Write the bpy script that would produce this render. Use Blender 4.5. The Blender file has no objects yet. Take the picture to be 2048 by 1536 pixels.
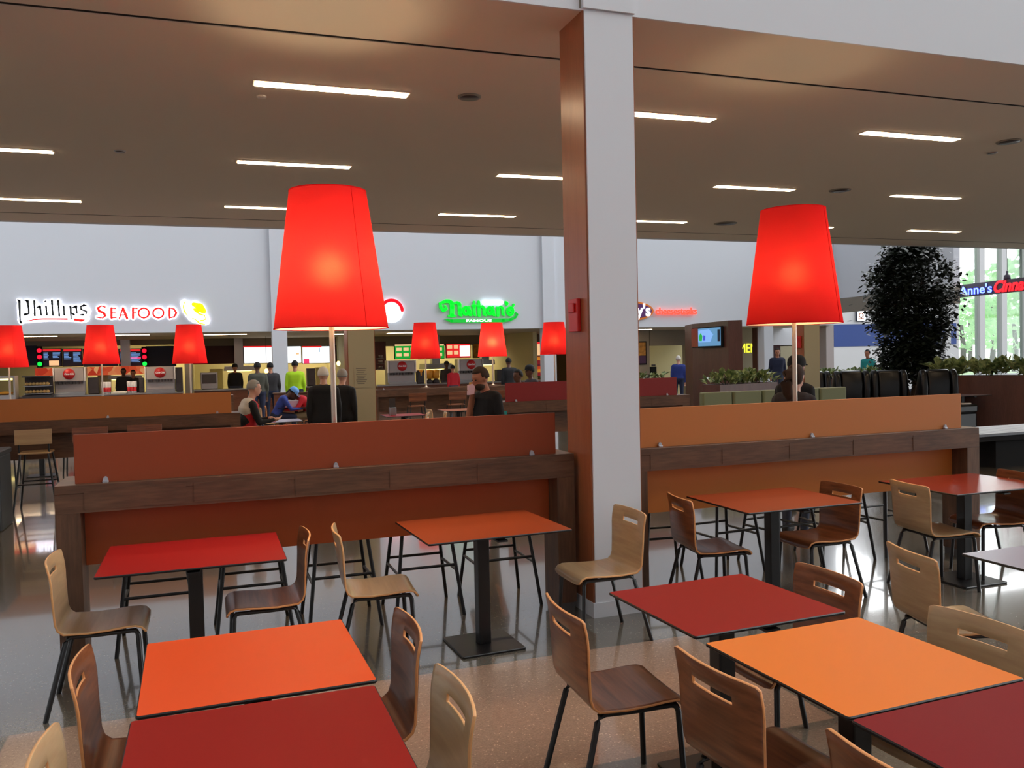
import bpy, bmesh, math, random
import numpy as np
from mathutils import Vector, Matrix
R = math.radians
PI = math.pi
S = bpy.context.scene
COL = S.collection

# ------------------------------------------------------------------ camera, world, exposure
CAM_H = 1.75
F_PX, PITCH, ROLL, YAW = 1721.86, .0320, -.02258, .33989
_F = Vector((math.sin(YAW)*math.cos(PITCH), math.cos(YAW)*math.cos(PITCH), -math.sin(PITCH)))
_R0 = Vector((math.cos(YAW), -math.sin(YAW), 0)); _U0 = _R0.cross(_F)
_c, _s = math.cos(ROLL), math.sin(ROLL)
_R = _R0*_c + _U0*_s; _U = _U0*_c - _R0*_s
cd = bpy.data.cameras.new('camera'); cam = bpy.data.objects.new('camera', cd); COL.objects.link(cam)
cam.matrix_world = Matrix(((_R.x, _U.x, -_F.x, 0), (_R.y, _U.y, -_F.y, 0), (_R.z, _U.z, -_F.z, CAM_H), (0, 0, 0, 1)))
cd.sensor_fit = 'HORIZONTAL'; cd.sensor_width = 36; cd.lens = 36*F_PX/2048; cd.clip_start = .05; cd.clip_end = 500
S.camera = cam

S.view_settings.view_transform = 'Standard'; S.view_settings.look = 'None'
S.view_settings.exposure = 0.0; S.view_settings.gamma = 1; S.view_settings.use_curve_mapping = False
W = bpy.data.worlds.new('daylight'); S.world = W; W.use_nodes = True
_n = W.node_tree.nodes; _l = W.node_tree.links.new; _bg = _n['Background']
_bg.inputs[0].default_value = (.95, .98, 1.0, 1)
# overcast sky, brighter towards the open side of the building (+x, low)
_tc = _n.new('ShaderNodeTexCoord'); _d = _n.new('ShaderNodeVectorMath'); _d.operation = 'DOT_PRODUCT'
_d.inputs[1].default_value = Vector((1, .15, .45)).normalized(); _l(_tc.outputs['Generated'], _d.inputs[0])
_mr = _n.new('ShaderNodeMapRange'); _mr.interpolation_type = 'SMOOTHSTEP'
_mr.inputs['From Min'].default_value = .45; _mr.inputs['From Max'].default_value = .95
_mr.inputs['To Min'].default_value = .56; _mr.inputs['To Max'].default_value = 4.0
_l(_d.outputs['Value'], _mr.inputs['Value'])
_d2 = _n.new('ShaderNodeVectorMath'); _d2.operation = 'DOT_PRODUCT'; _d2.inputs[1].default_value = Vector((.9, -.3, .5)).normalized(); _l(_tc.outputs['Generated'], _d2.inputs[0])
_m2 = _n.new('ShaderNodeMapRange'); _m2.interpolation_type = 'SMOOTHSTEP'
_m2.inputs['From Min'].default_value = .72; _m2.inputs['From Max'].default_value = 1.0; _m2.inputs['To Max'].default_value = 1.6
_l(_d2.outputs['Value'], _m2.inputs['Value'])
_ad = _n.new('ShaderNodeMath'); _ad.operation = 'ADD'; _l(_mr.outputs['Result'], _ad.inputs[0]); _l(_m2.outputs['Result'], _ad.inputs[1]); 
_d3 = _n.new('ShaderNodeVectorMath'); _d3.operation = 'DOT_PRODUCT'; _d3.inputs[1].default_value = Vector((.82, .57, .12)).normalized(); _l(_tc.outputs['Generated'], _d3.inputs[0])
_m3 = _n.new('ShaderNodeMapRange'); _m3.interpolation_type = 'SMOOTHSTEP'
_m3.inputs['From Min'].default_value = .84; _m3.inputs['From Max'].default_value = .98; _m3.inputs['To Max'].default_value = 5.0
_l(_d3.outputs['Value'], _m3.inputs['Value'])
_a2 = _n.new('ShaderNodeMath'); _a2.operation = 'ADD'; _l(_ad.outputs[0], _a2.inputs[0]); _l(_m3.outputs['Result'], _a2.inputs[1]); _l(_a2.outputs[0], _bg.inputs[1])

def at(x, y, Y):
    """point of the plane Y=const seen at pixel x, y of the photograph (used to survey positions)"""
    r = _F + _R*((x-1024)/F_PX) - _U*((y-768)/F_PX)
    t = Y/r.y
    return Vector((r.x*t, Y, r.z*t+CAM_H))

# ------------------------------------------------------------------ materials
def lin(c):
    return tuple((v/255/12.92 if v/255 <= .04045 else ((v/255+.055)/1.055)**2.4) for v in c[:3]) + (1,)
M = {}
def mat(name, col, rough=.5, metal=0, spec=.5, bump=0, bscale=40, var=0, vscale=8, coat=0):
    m = bpy.data.materials.new(name); m.use_nodes = True; M[name] = m
    nt = m.node_tree; b = nt.nodes['Principled BSDF']
    b.inputs['Base Color'].default_value = lin(col); b.inputs['Roughness'].default_value = rough
    b.inputs['Metallic'].default_value = metal; b.inputs['Specular IOR Level'].default_value = spec
    b.inputs['Coat Weight'].default_value = coat
    if bump or var:
        tc = nt.nodes.new('ShaderNodeTexCoord'); n = nt.nodes.new('ShaderNodeTexNoise')
        n.inputs['Scale'].default_value = bscale if bump else vscale; n.inputs['Detail'].default_value = 4
        nt.links.new(tc.outputs['Object'], n.inputs['Vector'])
        if bump:
            bp = nt.nodes.new('ShaderNodeBump'); bp.inputs['Strength'].default_value = bump; bp.inputs['Distance'].default_value = .004
            nt.links.new(n.outputs['Fac'], bp.inputs['Height']); nt.links.new(bp.outputs['Normal'], b.inputs['Normal'])
        if var:
            rp = nt.nodes.new('ShaderNodeValToRGB'); c = lin(col)
            rp.color_ramp.elements[0].position = .3; rp.color_ramp.elements[1].position = .7
            rp.color_ramp.elements[0].color = tuple(v*(1-var) for v in c[:3])+(1,)
            rp.color_ramp.elements[1].color = tuple(min(1, v*(1+var)) for v in c[:3])+(1,)
            nt.links.new(n.outputs['Fac'], rp.inputs['Fac']); nt.links.new(rp.outputs['Color'], b.inputs['Base Color'])
    return m
def emit(name, col, s):
    m = bpy.data.materials.new(name); m.use_nodes = True; M[name] = m
    nt = m.node_tree; b = nt.nodes['Principled BSDF']
    b.inputs['Base Color'].default_value = lin(col); b.inputs['Emission Color'].default_value = lin(col)
    b.inputs['Emission Strength'].default_value = s; b.inputs['Roughness'].default_value = .4
    return m
def wood(name, c1, c2, rough=.35, axis='X', scale=3.0, coat=0.0, fine=60):
    m = bpy.data.materials.new(name); m.use_nodes = True; M[name] = m
    nt = m.node_tree; b = nt.nodes['Principled BSDF']; L = nt.links.new
    tc = nt.nodes.new('ShaderNodeTexCoord'); mp = nt.nodes.new('ShaderNodeMapping')
    sc = {'X': (.12, 1, 1), 'Y': (1, .07, 1), 'Z': (1, 1, .12)}[axis]
    mp.inputs['Scale'].default_value = sc
    n1 = nt.nodes.new('ShaderNodeTexNoise'); n1.inputs['Scale'].default_value = scale*5; n1.inputs['Detail'].default_value = 6; n1.inputs['Distortion'].default_value = .6
    n2 = nt.nodes.new('ShaderNodeTexNoise'); n2.inputs['Scale'].default_value = fine; n2.inputs['Detail'].default_value = 3
    mx = nt.nodes.new('ShaderNodeMix'); mx.data_type = 'FLOAT'; mx.inputs[0].default_value = .4
    rp = nt.nodes.new('ShaderNodeValToRGB'); rp.color_ramp.elements[0].position = .36; rp.color_ramp.elements[1].position = .66
    rp.color_ramp.elements[0].color = lin(c1); rp.color_ramp.elements[1].color = lin(c2)
    L(tc.outputs['Object'], mp.inputs['Vector']); L(mp.outputs['Vector'], n1.inputs['Vector']); L(mp.outputs['Vector'], n2.inputs['Vector'])
    L(n1.outputs['Fac'], mx.inputs[2]); L(n2.outputs['Fac'], mx.inputs[3]); L(mx.outputs[0], rp.inputs['Fac']); L(rp.outputs['Color'], b.inputs['Base Color'])
    b.inputs['Roughness'].default_value = rough; b.inputs['Coat Weight'].default_value = coat; b.inputs['Coat Roughness'].default_value = .2
    return m

mat('wall_white', (224, 225, 228), .85, bump=.05, bscale=60)
mat('far_white', (216, 220, 228), .85, bump=.05, bscale=40)
mat('ceiling_white', (226, 214, 198), .9, bump=.06, bscale=50)
mat('slot_black', (12, 11, 10), .9)
wood('counter_wood', (78, 52, 36), (118, 82, 58), .45, 'X', 2.2)
wood('counter_wood_v', (78, 52, 36), (118, 82, 58), .45, 'Z', 2.2)
wood('cladding', (146, 84, 52), (162, 98, 62), .3, 'Z', 1.5)
wood('birch', (176, 142, 104), (196, 164, 122), .3, 'Y', 4, coat=.15)
wood('birch_edge', (230, 168, 108), (240, 180, 120), .5, 'X', 5)
wood('walnut', (98, 52, 30), (152, 90, 54), .3, 'Y', 4, coat=.2)
wood('walnut_edge', (232, 156, 94), (242, 166, 104), .5, 'X', 5)
wood('dark_wood', (84, 48, 38), (104, 64, 52), .4, 'Z', 1)
wood('store_wood', (92, 52, 32), (120, 72, 46), .4, 'X', 1)
mat('lam_red', (164, 24, 22), .42, spec=.35, bump=.04, bscale=300)
mat('lam_brick', (152, 26, 20), .5, spec=.12, bump=.04, bscale=300)
mat('lam_maroon', (132, 20, 26), .5, spec=.15, bump=.04, bscale=300)
mat('lam_orange', (154, 64, 28), .45, spec=.25, bump=.04, bscale=300)
mat('lam_flame', (240, 80, 22), .42, spec=.35, bump=.04, bscale=300)
mat('lam_vermilion', (160, 54, 34), .2, spec=.5, bump=.04, bscale=300)
mat('lam_amber', (240, 124, 34), .42, spec=.35, bump=.04, bscale=300)
mat('lam_lilac_glare', (176, 164, 176), .2, spec=.5, bump=.04, bscale=300)  # pale lilac puts the window glare into the laminate colour
mat('edge_black', (16, 12, 11), .45)
mat('steel_black', (17, 15, 15), .38, metal=.0, spec=.6)
mat('board_orange', (150, 64, 26), .5)
mat('apron_orange', (170, 74, 26), .42)
mat('board_amber', (192, 114, 52), .5)
mat('apron_amber', (214, 124, 54), .42)
mat('board_red', (138, 26, 26), .5)
mat('clip_metal', (190, 190, 196), .3, metal=.6)
mat('pole_metal', (196, 184, 170), .32, metal=.7)
mat('plinth_grey', (96, 92, 90), .5)
mat('alarm_red', (196, 28, 24), .35)
mat('black_leather', (11, 11, 15), .3, spec=.45)
mat('grey_cloth', (70, 66, 66), .8)
mat('blue_band', (42, 74, 150), .6)
mat('navy_band', (28, 36, 66), .6)
mat('maroon_band', (64, 16, 22), .6)
mat('cream_wall', (206, 196, 150), .7)
mat('beige_paint', (176, 168, 140), .7)
mat('shop_grey', (140, 132, 120), .8)
mat('shop_ceiling', (196, 184, 164), .8)
mat('sage', (128, 136, 104), .6)
mat('steel', (170, 170, 172), .3, metal=.8)
mat('machine_grey', (176, 166, 164), .45)
mat('machine_dark', (62, 54, 54), .45)
mat('logo_red', (198, 28, 34), .4)
mat('logo_white', (238, 232, 232), .4)
mat('poster_purple', (70, 40, 78), .5)
mat('poster_gold', (168, 120, 48), .5, var=.5, vscale=6)
mat('paper', (226, 222, 206), .7)
mat('print_grey', (120, 114, 104), .7)
mat('terracotta', (96, 48, 34), .6)
mat('bark', (78, 60, 44), .8, bump=.4)
mat('sauce_yellow', (220, 150, 40), .4)
mat('bread', (200, 160, 96), .7)
mat('bin_dark', (36, 40, 42), .5)
mat('slat_grey', (120, 126, 134), .4)

def leafmat(name, c1, c2, rough=.5, trans=.15):
    m = bpy.data.materials.new(name); m.use_nodes = True; M[name] = m
    nt = m.node_tree; b = nt.nodes['Principled BSDF']; L = nt.links.new
    tc = nt.nodes.new('ShaderNodeTexCoord'); n = nt.nodes.new('ShaderNodeTexNoise'); n.inputs['Scale'].default_value = 9
    rp = nt.nodes.new('ShaderNodeValToRGB'); rp.color_ramp.elements[0].position = .35; rp.color_ramp.elements[1].position = .65
    rp.color_ramp.elements[0].color = lin(c1); rp.color_ramp.elements[1].color = lin(c2)
    L(tc.outputs['Object'], n.inputs['Vector']); L(n.outputs['Fac'], rp.inputs['Fac']); L(rp.outputs['Color'], b.inputs['Base Color'])
    b.inputs['Roughness'].default_value = rough
    if trans > .3:
        tl = nt.nodes.new('ShaderNodeBsdfTranslucent'); mx = nt.nodes.new('ShaderNodeMixShader'); mx.inputs[0].default_value = trans
        L(rp.outputs['Color'], tl.inputs['Color']); L(b.outputs[0], mx.inputs[1]); L(tl.outputs[0], mx.inputs[2]); L(mx.outputs[0], nt.nodes['Material Output'].inputs[0])
    return m
leafmat('leaf_dark', (20, 26, 18), (34, 44, 28))
leafmat('leaf_green', (66, 92, 48), (172, 184, 122))
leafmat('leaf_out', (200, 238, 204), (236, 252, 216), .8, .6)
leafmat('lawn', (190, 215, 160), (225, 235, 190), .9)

def terrazzo():
    m = bpy.data.materials.new('terrazzo'); m.use_nodes = True; M['terrazzo'] = m
    nt = m.node_tree; b = nt.nodes['Principled BSDF']; L = nt.links.new; N = nt.nodes.new
    tc = N('ShaderNodeTexCoord')
    v = N('ShaderNodeTexVoronoi'); v.inputs['Scale'].default_value = 150
    n = N('ShaderNodeTexNoise'); n.inputs['Scale'].default_value = 140; n.inputs['Detail'].default_value = 3
    big = N('ShaderNodeTexNoise'); big.inputs['Scale'].default_value = .8; big.inputs['Detail'].default_value = 3
    for t in (v, n, big): L(tc.outputs['Object'], t.inputs['Vector'])
    # chips: per-cell random brightness
    cr = N('ShaderNodeValToRGB'); e = cr.color_ramp.elements
    e[0].position = 0; e[0].color = (.82, .82, .82, 1); e[1].position = .97; e[1].color = (1.08, 1.08, 1.08, 1)
    x = e.new(.99); x.color = (1.7, 1.7, 1.65, 1)
    sp = N('ShaderNodeSeparateColor'); L(v.outputs['Color'], sp.inputs['Color']); L(sp.outputs[0], cr.inputs['Fac'])
    geo = N('ShaderNodeSeparateXYZ'); L(tc.outputs['Object'], geo.inputs['Vector'])
    def step(out, a, w, inv=False):
        mr = N('ShaderNodeMapRange'); mr.inputs['From Min'].default_value = a; mr.inputs['From Max'].default_value = a+w
        if inv: mr.inputs['To Min'].default_value = 1; mr.inputs['To Max'].default_value = 0
        L(out, mr.inputs['Value']); return mr.outputs['Result']
    def mul(a, c):
        k = N('ShaderNodeMath'); k.operation = 'MULTIPLY'; L(a, k.inputs[0]); L(c, k.inputs[1]); return k.outputs[0]
    band = mul(step(geo.outputs['Y'], 4.62, .01, True), step(geo.outputs['Y'], 3.30, .01))  # beige terrazzo band, with the lamp's warm light pool put into its colour
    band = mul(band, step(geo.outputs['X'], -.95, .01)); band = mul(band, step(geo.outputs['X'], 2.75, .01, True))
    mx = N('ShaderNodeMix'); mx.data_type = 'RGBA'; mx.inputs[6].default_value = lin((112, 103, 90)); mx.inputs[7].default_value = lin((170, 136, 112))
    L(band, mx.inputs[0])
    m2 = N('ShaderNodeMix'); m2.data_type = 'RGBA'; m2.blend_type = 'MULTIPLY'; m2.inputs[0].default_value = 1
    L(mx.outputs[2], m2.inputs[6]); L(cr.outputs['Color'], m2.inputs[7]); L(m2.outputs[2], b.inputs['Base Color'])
    rr = N('ShaderNodeMapRange'); rr.inputs['To Min'].default_value = .10; rr.inputs['To Max'].default_value = .22
    L(big.outputs['Fac'], rr.inputs['Value']); L(rr.outputs['Result'], b.inputs['Roughness'])
    b.inputs['Specular IOR Level'].default_value = .6
    b.inputs['Coat Weight'].default_value = .8; b.inputs['Coat Roughness'].default_value = .05
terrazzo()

def shade_mat():
    m = bpy.data.materials.new('shade_red'); m.use_nodes = True; M['shade_red'] = m
    nt = m.node_tree; nt.nodes.clear(); N = nt.nodes.new; L = nt.links.new
    out = N('ShaderNodeOutputMaterial'); mix = N('ShaderNodeMixShader'); d = N('ShaderNodeBsdfDiffuse'); t = N('ShaderNodeBsdfTranslucent')
    tc = N('ShaderNodeTexCoord'); n = N('ShaderNodeTexNoise'); n.inputs['Scale'].default_value = 220; L(tc.outputs['Object'], n.inputs['Vector'])
    bp = N('ShaderNodeBump'); bp.inputs['Strength'].default_value = .15; bp.inputs['Distance'].default_value = .001; L(n.outputs['Fac'], bp.inputs['Height'])
    L(bp.outputs['Normal'], d.inputs['Normal'])
    d.inputs['Color'].default_value = lin((214, 26, 34)); t.inputs['Color'].default_value = (.80, .040, .055, 1)
    rf = N('ShaderNodeBsdfRefraction'); rf.inputs['IOR'].default_value = 1.25; rf.inputs['Roughness'].default_value = 1.0; rf.inputs['Color'].default_value = (1, .15, .06, 1)
    m1 = N('ShaderNodeMixShader'); m1.inputs[0].default_value = .14; L(t.outputs[0], m1.inputs[1]); L(rf.outputs[0], m1.inputs[2])
    mix.inputs[0].default_value = .38; L(d.outputs[0], mix.inputs[1]); L(m1.outputs[0], mix.inputs[2]); L(mix.outputs[0], out.inputs[0])
shade_mat()
def lining_mat():
    m = bpy.data.materials.new('shade_lining'); m.use_nodes = True; M['shade_lining'] = m
    nt = m.node_tree; nt.nodes.clear(); N = nt.nodes.new; L = nt.links.new
    out = N('ShaderNodeOutputMaterial'); mix = N('ShaderNodeMixShader'); d = N('ShaderNodeBsdfDiffuse'); t = N('ShaderNodeBsdfTransparent')
    d.inputs['Color'].default_value = lin((250, 238, 214)); t.inputs['Color'].default_value = (1, .95, .85, 1)
    mix.inputs[0].default_value = .3; L(d.outputs[0], mix.inputs[1]); L(t.outputs[0], mix.inputs[2]); L(mix.outputs[0], out.inputs[0])
lining_mat()
emit('bulb_glow', (255, 214, 150), 14)
emit('strip_warm', (255, 222, 180), 29)
emit('halo_white', (250, 250, 255), 1.05)
mat('letter_black', (44, 48, 44), .5)
emit('letter_red', (226, 40, 34), .8)
emit('letter_coral', (255, 70, 50), 1.5)
emit('letter_green', (10, 235, 50), 1.0)
emit('letter_green_dim', (8, 170, 48), .8)
emit('crab_yellow', (235, 235, 20), 1.2)
emit('yellow_neon', (240, 240, 60), 1.3)
emit('blue_neon', (130, 160, 255), 2.0)
emit('blue_glow', (52, 62, 190), .9)
emit('red_neon', (240, 20, 34), 1.5)
emit('screen_white', (240, 248, 252), 1.4)
emit('screen_black', (16, 12, 26), .6)
emit('screen_red', (220, 36, 40), 1.0)
emit('screen_pink', (232, 60, 110), 1.0)
emit('screen_text', (120, 165, 225), .9)
emit('screen_green', (20, 150, 50), 1.0)
emit('screen_food', (236, 190, 140), 1.0)
emit('screen_blue', (90, 140, 180), .8)
emit('dot_red', (240, 20, 50), 1.5)
emit('dot_green', (20, 220, 70), 1.5)
emit('panel_fill', (255, 236, 190), 22)
emit('kitchen_glow', (255, 232, 140), 3.5)
mat('oval_orange', (240, 130, 30), .4); mat('oval_purple', (96, 40, 110), .4)
mat('sign_bar', (74, 66, 82), .6)
for nme, c in dict(skin=(176, 116, 88), skin_pale=(206, 156, 134), skin_dark=(92, 58, 42), cloth_black=(22, 22, 26), cloth_charcoal=(46, 42, 46),
                   cloth_red=(186, 24, 36), cloth_blue=(40, 56, 130), cloth_navy=(28, 34, 60), cloth_olive=(72, 72, 62), cloth_white=(206, 198, 186),
                   cloth_grey=(110, 116, 122), hivis=(170, 215, 30), jeans=(52, 60, 78), khaki=(140, 120, 90), hair_grey=(150, 146, 140), hair_white=(214, 208, 200),
                   hair_brown=(58, 40, 28), hair_black=(18, 15, 15), cap_blue=(110, 160, 220), cap_black=(16, 17, 22), shoe=(24, 22, 22), yellow_shirt=(196, 196, 40),
                   teal=(30, 140, 140), pink=(232, 190, 200), eye=(20, 14, 12), helmet_yellow=(220, 180, 50)).items():
    mat(nme, c, .85 if not nme.startswith('skin') else .55, bump=.1, bscale=80)

def food_mat():
    m = bpy.data.materials.new('food_mural'); m.use_nodes = True; M['food_mural'] = m
    nt = m.node_tree; b = nt.nodes['Principled BSDF']; N = nt.nodes.new; L = nt.links.new
    tc = N('ShaderNodeTexCoord'); v = N('ShaderNodeTexVoronoi'); v.inputs['Scale'].default_value = 4
    sp = N('ShaderNodeSeparateColor'); rp = N('ShaderNodeValToRGB')
    L(tc.outputs['Object'], v.inputs['Vector']); L(v.outputs['Color'], sp.inputs['Color']); L(sp.outputs[0], rp.inputs['Fac'])
    rp.color_ramp.elements[0].color = lin((190, 50, 30)); rp.color_ramp.elements[1].color = lin((236, 180, 120)); x = rp.color_ramp.elements.new(.6); x.color = lin((220, 90, 50))
    L(rp.outputs['Color'], b.inputs['Base Color']); L(rp.outputs['Color'], b.inputs['Emission Color']); b.inputs['Emission Strength'].default_value = .55
food_mat()
def stripes_mat():
    m = bpy.data.materials.new('sunset_stripes'); m.use_nodes = True; M['sunset_stripes'] = m
    nt = m.node_tree; b = nt.nodes['Principled BSDF']; N = nt.nodes.new; L = nt.links.new
    tc = N('ShaderNodeTexCoord'); sp = N('ShaderNodeSeparateXYZ'); L(tc.outputs['Object'], sp.inputs['Vector'])
    mm = N('ShaderNodeMath'); mm.operation = 'MULTIPLY'; mm.inputs[1].default_value = 2.1; L(sp.outputs['Z'], mm.inputs[0])
    fr = N('ShaderNodeMath'); fr.operation = 'FRACT'; L(mm.outputs[0], fr.inputs[0])
    rp = N('ShaderNodeValToRGB'); rp.color_ramp.interpolation = 'CONSTANT'; e = rp.color_ramp.elements
    e[0].color = lin((150, 30, 40)); e[1].position = .3; e[1].color = lin((236, 150, 40)); x = e.new(.55); x.color = lin((220, 80, 36)); x = e.new(.8); x.color = lin((110, 24, 44))
    L(fr.outputs[0], rp.inputs['Fac']); L(rp.outputs['Color'], b.inputs['Base Color']); L(rp.outputs['Color'], b.inputs['Emission Color']); b.inputs['Emission Strength'].default_value = .5
stripes_mat()
def glass_mat():
    m = bpy.data.materials.new('window_glass'); m.use_nodes = True; M['window_glass'] = m
    nt = m.node_tree; nt.nodes.clear(); N = nt.nodes.new; L = nt.links.new
    out = N('ShaderNodeOutputMaterial'); mix = N('ShaderNodeMixShader'); t = N('ShaderNodeBsdfTransparent'); g = N('ShaderNodeBsdfGlossy')
    g.inputs['Roughness'].default_value = .03; fr = N('ShaderNodeFresnel'); fr.inputs['IOR'].default_value = 1.3
    t.inputs['Color'].default_value = (.93, .98, .96, 1)
    L(fr.outputs[0], mix.inputs[0]); L(t.outputs[0], mix.inputs[1]); L(g.outputs[0], mix.inputs[2]); L(mix.outputs[0], out.inputs[0])
glass_mat()

# ------------------------------------------------------------------ mesh helpers
class MB:
    def __init__(s): s.v = []; s.f = []; s.m = []; s.sm = []
    def add(s, vs, fs, mi=0, smooth=False):
        k = len(s.v); s.v += [tuple(v) for v in vs]; s.f += [tuple(i+k for i in f) for f in fs]
        s.m += [mi]*len(fs); s.sm += [smooth]*len(fs); return s
    def box(s, x0, x1, y0, y1, z0, z1, mi=0):
        if x0 > x1: x0, x1 = x1, x0
        if y0 > y1: y0, y1 = y1, y0
        if z0 > z1: z0, z1 = z1, z0
        v = [(x, y, z) for z in (z0, z1) for y in (y0, y1) for x in (x0, x1)]
        return s.add(v, [(0, 2, 3, 1), (4, 5, 7, 6), (0, 1, 5, 4), (2, 6, 7, 3), (0, 4, 6, 2), (1, 3, 7, 5)], mi)
    def bbox(s, x0, x1, y0, y1, z0, z1, b=.01, mi=0, mtop=None):
        """box with bevelled vertical corners and a small top/bottom chamfer"""
        def ring(ins, z):
            q = []
            for cx, cy, a0 in ((x1-b, y1-b, 0), (x0+b, y1-b, 90), (x0+b, y0+b, 180), (x1-b, y0+b, 270)):
                for k in range(4):
                    a = R(a0+30*k); q.append((cx+(b-ins)*math.cos(a), cy+(b-ins)*math.sin(a), z))
            return q
        c = min(b*.35, (z1-z0)*.3)
        rs = [ring(c, z0), ring(0, z0+c), ring(0, z1-c), ring(c, z1)]
        v = sum(rs, []); n = 16; f = [tuple(range(n))[::-1]]
        for j in range(3):
            for i in range(n): f.append((j*n+i, j*n+(i+1) % n, (j+1)*n+(i+1) % n, (j+1)*n+i))
        s.add(v, f, mi); s.add(rs[3], [tuple(range(n))], mi if mtop is None else mtop); return s
    def tube(s, pts, r, n=8, mi=0, cap=True):
        pts = [Vector(p) for p in pts]; rr = r if isinstance(r, (list, tuple)) else [r]*len(pts)
        rings = []; up = Vector((0, 0, 1))
        for i, p in enumerate(pts):
            d = ((pts[min(i+1, len(pts)-1)]-pts[max(i-1, 0)])).normalized()
            a = d.cross(up) if abs(d.z) < .95 else d.cross(Vector((1, 0, 0))); a.normalize(); b = d.cross(a)
            rings.append([p+(a*math.cos(2*PI*k/n)+b*math.sin(2*PI*k/n))*rr[i] for k in range(n)])
        v = sum(rings, []); f = []
        for j in range(len(pts)-1):
            for k in range(n): f.append((j*n+k, j*n+(k+1) % n, (j+1)*n+(k+1) % n, (j+1)*n+k))
        s.add(v, f, mi, True)
        if cap: s.add(rings[0], [tuple(range(n))], mi); s.add(rings[-1], [tuple(range(n))[::-1]], mi)
        return s
    def lathe(s, prof, c=(0, 0, 0), n=32, mi=0, smooth=True):
        v = []; f = []
        for r, z in prof: v += [(c[0]+r*math.cos(2*PI*k/n), c[1]+r*math.sin(2*PI*k/n), c[2]+z) for k in range(n)]
        for j in range(len(prof)-1):
            for k in range(n): f.append((j*n+k, j*n+(k+1) % n, (j+1)*n+(k+1) % n, (j+1)*n+k))
        return s.add(v, f, mi, smooth)
    def ell(s, c, r, n=12, m=8, mi=0, rot=None):
        v = []; f = []
        for j in range(m+1):
            t = PI*j/m
            for k in range(n):
                p = Vector((r[0]*math.sin(t)*math.cos(2*PI*k/n), r[1]*math.sin(t)*math.sin(2*PI*k/n), r[2]*math.cos(t)))
                if rot: p = rot @ p
                v.append(p+Vector(c))
        for j in range(m):
            for k in range(n): f.append((j*n+k, (j+1)*n+k, (j+1)*n+(k+1) % n, j*n+(k+1) % n))
        return s.add(v, f, mi, True)
    def prism(s, poly, y0, y1, mi=0, plane='XZ'):
        """polygon in x,z extruded along y (or x,y along z)"""
        n = len(poly)
        if plane == 'XZ': v = [(a, y0, b) for a, b in poly]+[(a, y1, b) for a, b in poly]
        elif plane == 'XY': v = [(a, b, y0) for a, b in poly]+[(a, b, y1) for a, b in poly]
        else: v = [(y0, a, b) for a, b in poly]+[(y1, a, b) for a, b in poly]
        f = [tuple(range(n))[::-1], tuple(range(n, 2*n))]+[(i, (i+1) % n, (i+1) % n+n, i+n) for i in range(n)]
        return s.add(v, f, mi)
    def ribbon(s, pts, w, y0, y1, mi=0):
        """flat stroke in x,z with round joints, extruded along y"""
        ws = w if isinstance(w, (list, tuple)) else [w]*len(pts)
        for i, (p, wd) in enumerate(zip(pts, ws)):
            s.prism([(p[0]+wd/2*math.cos(2*PI*k/8), p[1]+wd/2*math.sin(2*PI*k/8)) for k in range(8)], y0, y1, mi)
            if i:
                q = pts[i-1]; wq = ws[i-1]; dx, dz = p[0]-q[0], p[1]-q[1]; L = math.hypot(dx, dz) or 1; nx, nz = -dz/L/2, dx/L/2
                s.prism([(q[0]+nx*wq, q[1]+nz*wq), (q[0]-nx*wq, q[1]-nz*wq), (p[0]-nx*wd, p[1]-nz*wd), (p[0]+nx*wd, p[1]+nz*wd)], y0, y1, mi)
        return s
    def build(s, name, mats, parent=None, loc=None):
        me = bpy.data.meshes.new(name); me.from_pydata(s.v, [], s.f)
        mats = mats if isinstance(mats, (list, tuple)) else [mats]
        for m in mats: me.materials.append(M[m] if isinstance(m, str) else m)
        me.polygons.foreach_set('material_index', s.m); me.polygons.foreach_set('use_smooth', s.sm)
        bm = bmesh.new(); bm.from_mesh(me); bmesh.ops.recalc_face_normals(bm, faces=bm.faces); bm.to_mesh(me); bm.free()
        me.update()
        o = bpy.data.objects.new(name, me); COL.objects.link(o)
        if parent: o.parent = parent
        if loc is not None: o.location = loc
        return o

def tag(o, label, cat, group=None, kind=None):
    o['label'] = label
    if cat: o['category'] = cat
    if group: o['group'] = group
    if kind: o['kind'] = kind
    return o
def thing(name, label, cat, loc=(0, 0, 0), rz=0, group=None):
    o = bpy.data.objects.new(name, None); COL.objects.link(o); o.location = loc; o.rotation_euler = (0, 0, rz)
    o.empty_display_size = .2
    return tag(o, label, cat, group)
def struct(o): o['kind'] = 'structure'; return o
def copy_tree(o, parent=None):
    c = o.copy(); COL.objects.link(c); c.parent = parent
    for ch in list(o.children): copy_tree(ch, c)
    return c
def place(proto, used, loc, rz, label, group=None):
    o = copy_tree(proto) if used[0] else proto
    used[0] = True; o.location = loc; o.rotation_euler = (0, 0, rz); o['label'] = label
    if group: o['group'] = group
    return o
def text(name, body, size, m, loc, parent=None, extrude=.01, offset=0, shear=0, sx=1, align='LEFT', rz=0, space=1.0):
    cu = bpy.data.curves.new(name, 'FONT'); cu.body = body; cu.size = size; cu.extrude = extrude; cu.offset = offset; cu.shear = shear
    cu.align_x = align; cu.space_character = space; cu.resolution_u = 3
    t = bpy.data.objects.new(name, cu); COL.objects.link(t)
    dg = bpy.context.evaluated_depsgraph_get(); me = bpy.data.meshes.new_from_object(t.evaluated_get(dg))
    bpy.data.objects.remove(t); me.transform(Matrix.Rotation(PI/2, 4, 'X') @ Matrix.Diagonal((sx, 1, 1, 1)))
    me.materials.clear(); me.materials.append(M[m]); o = bpy.data.objects.new(name, me); COL.objects.link(o)
    o.location = loc; o.rotation_euler = (0, 0, rz)
    if parent: o.parent = parent
    return o
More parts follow.
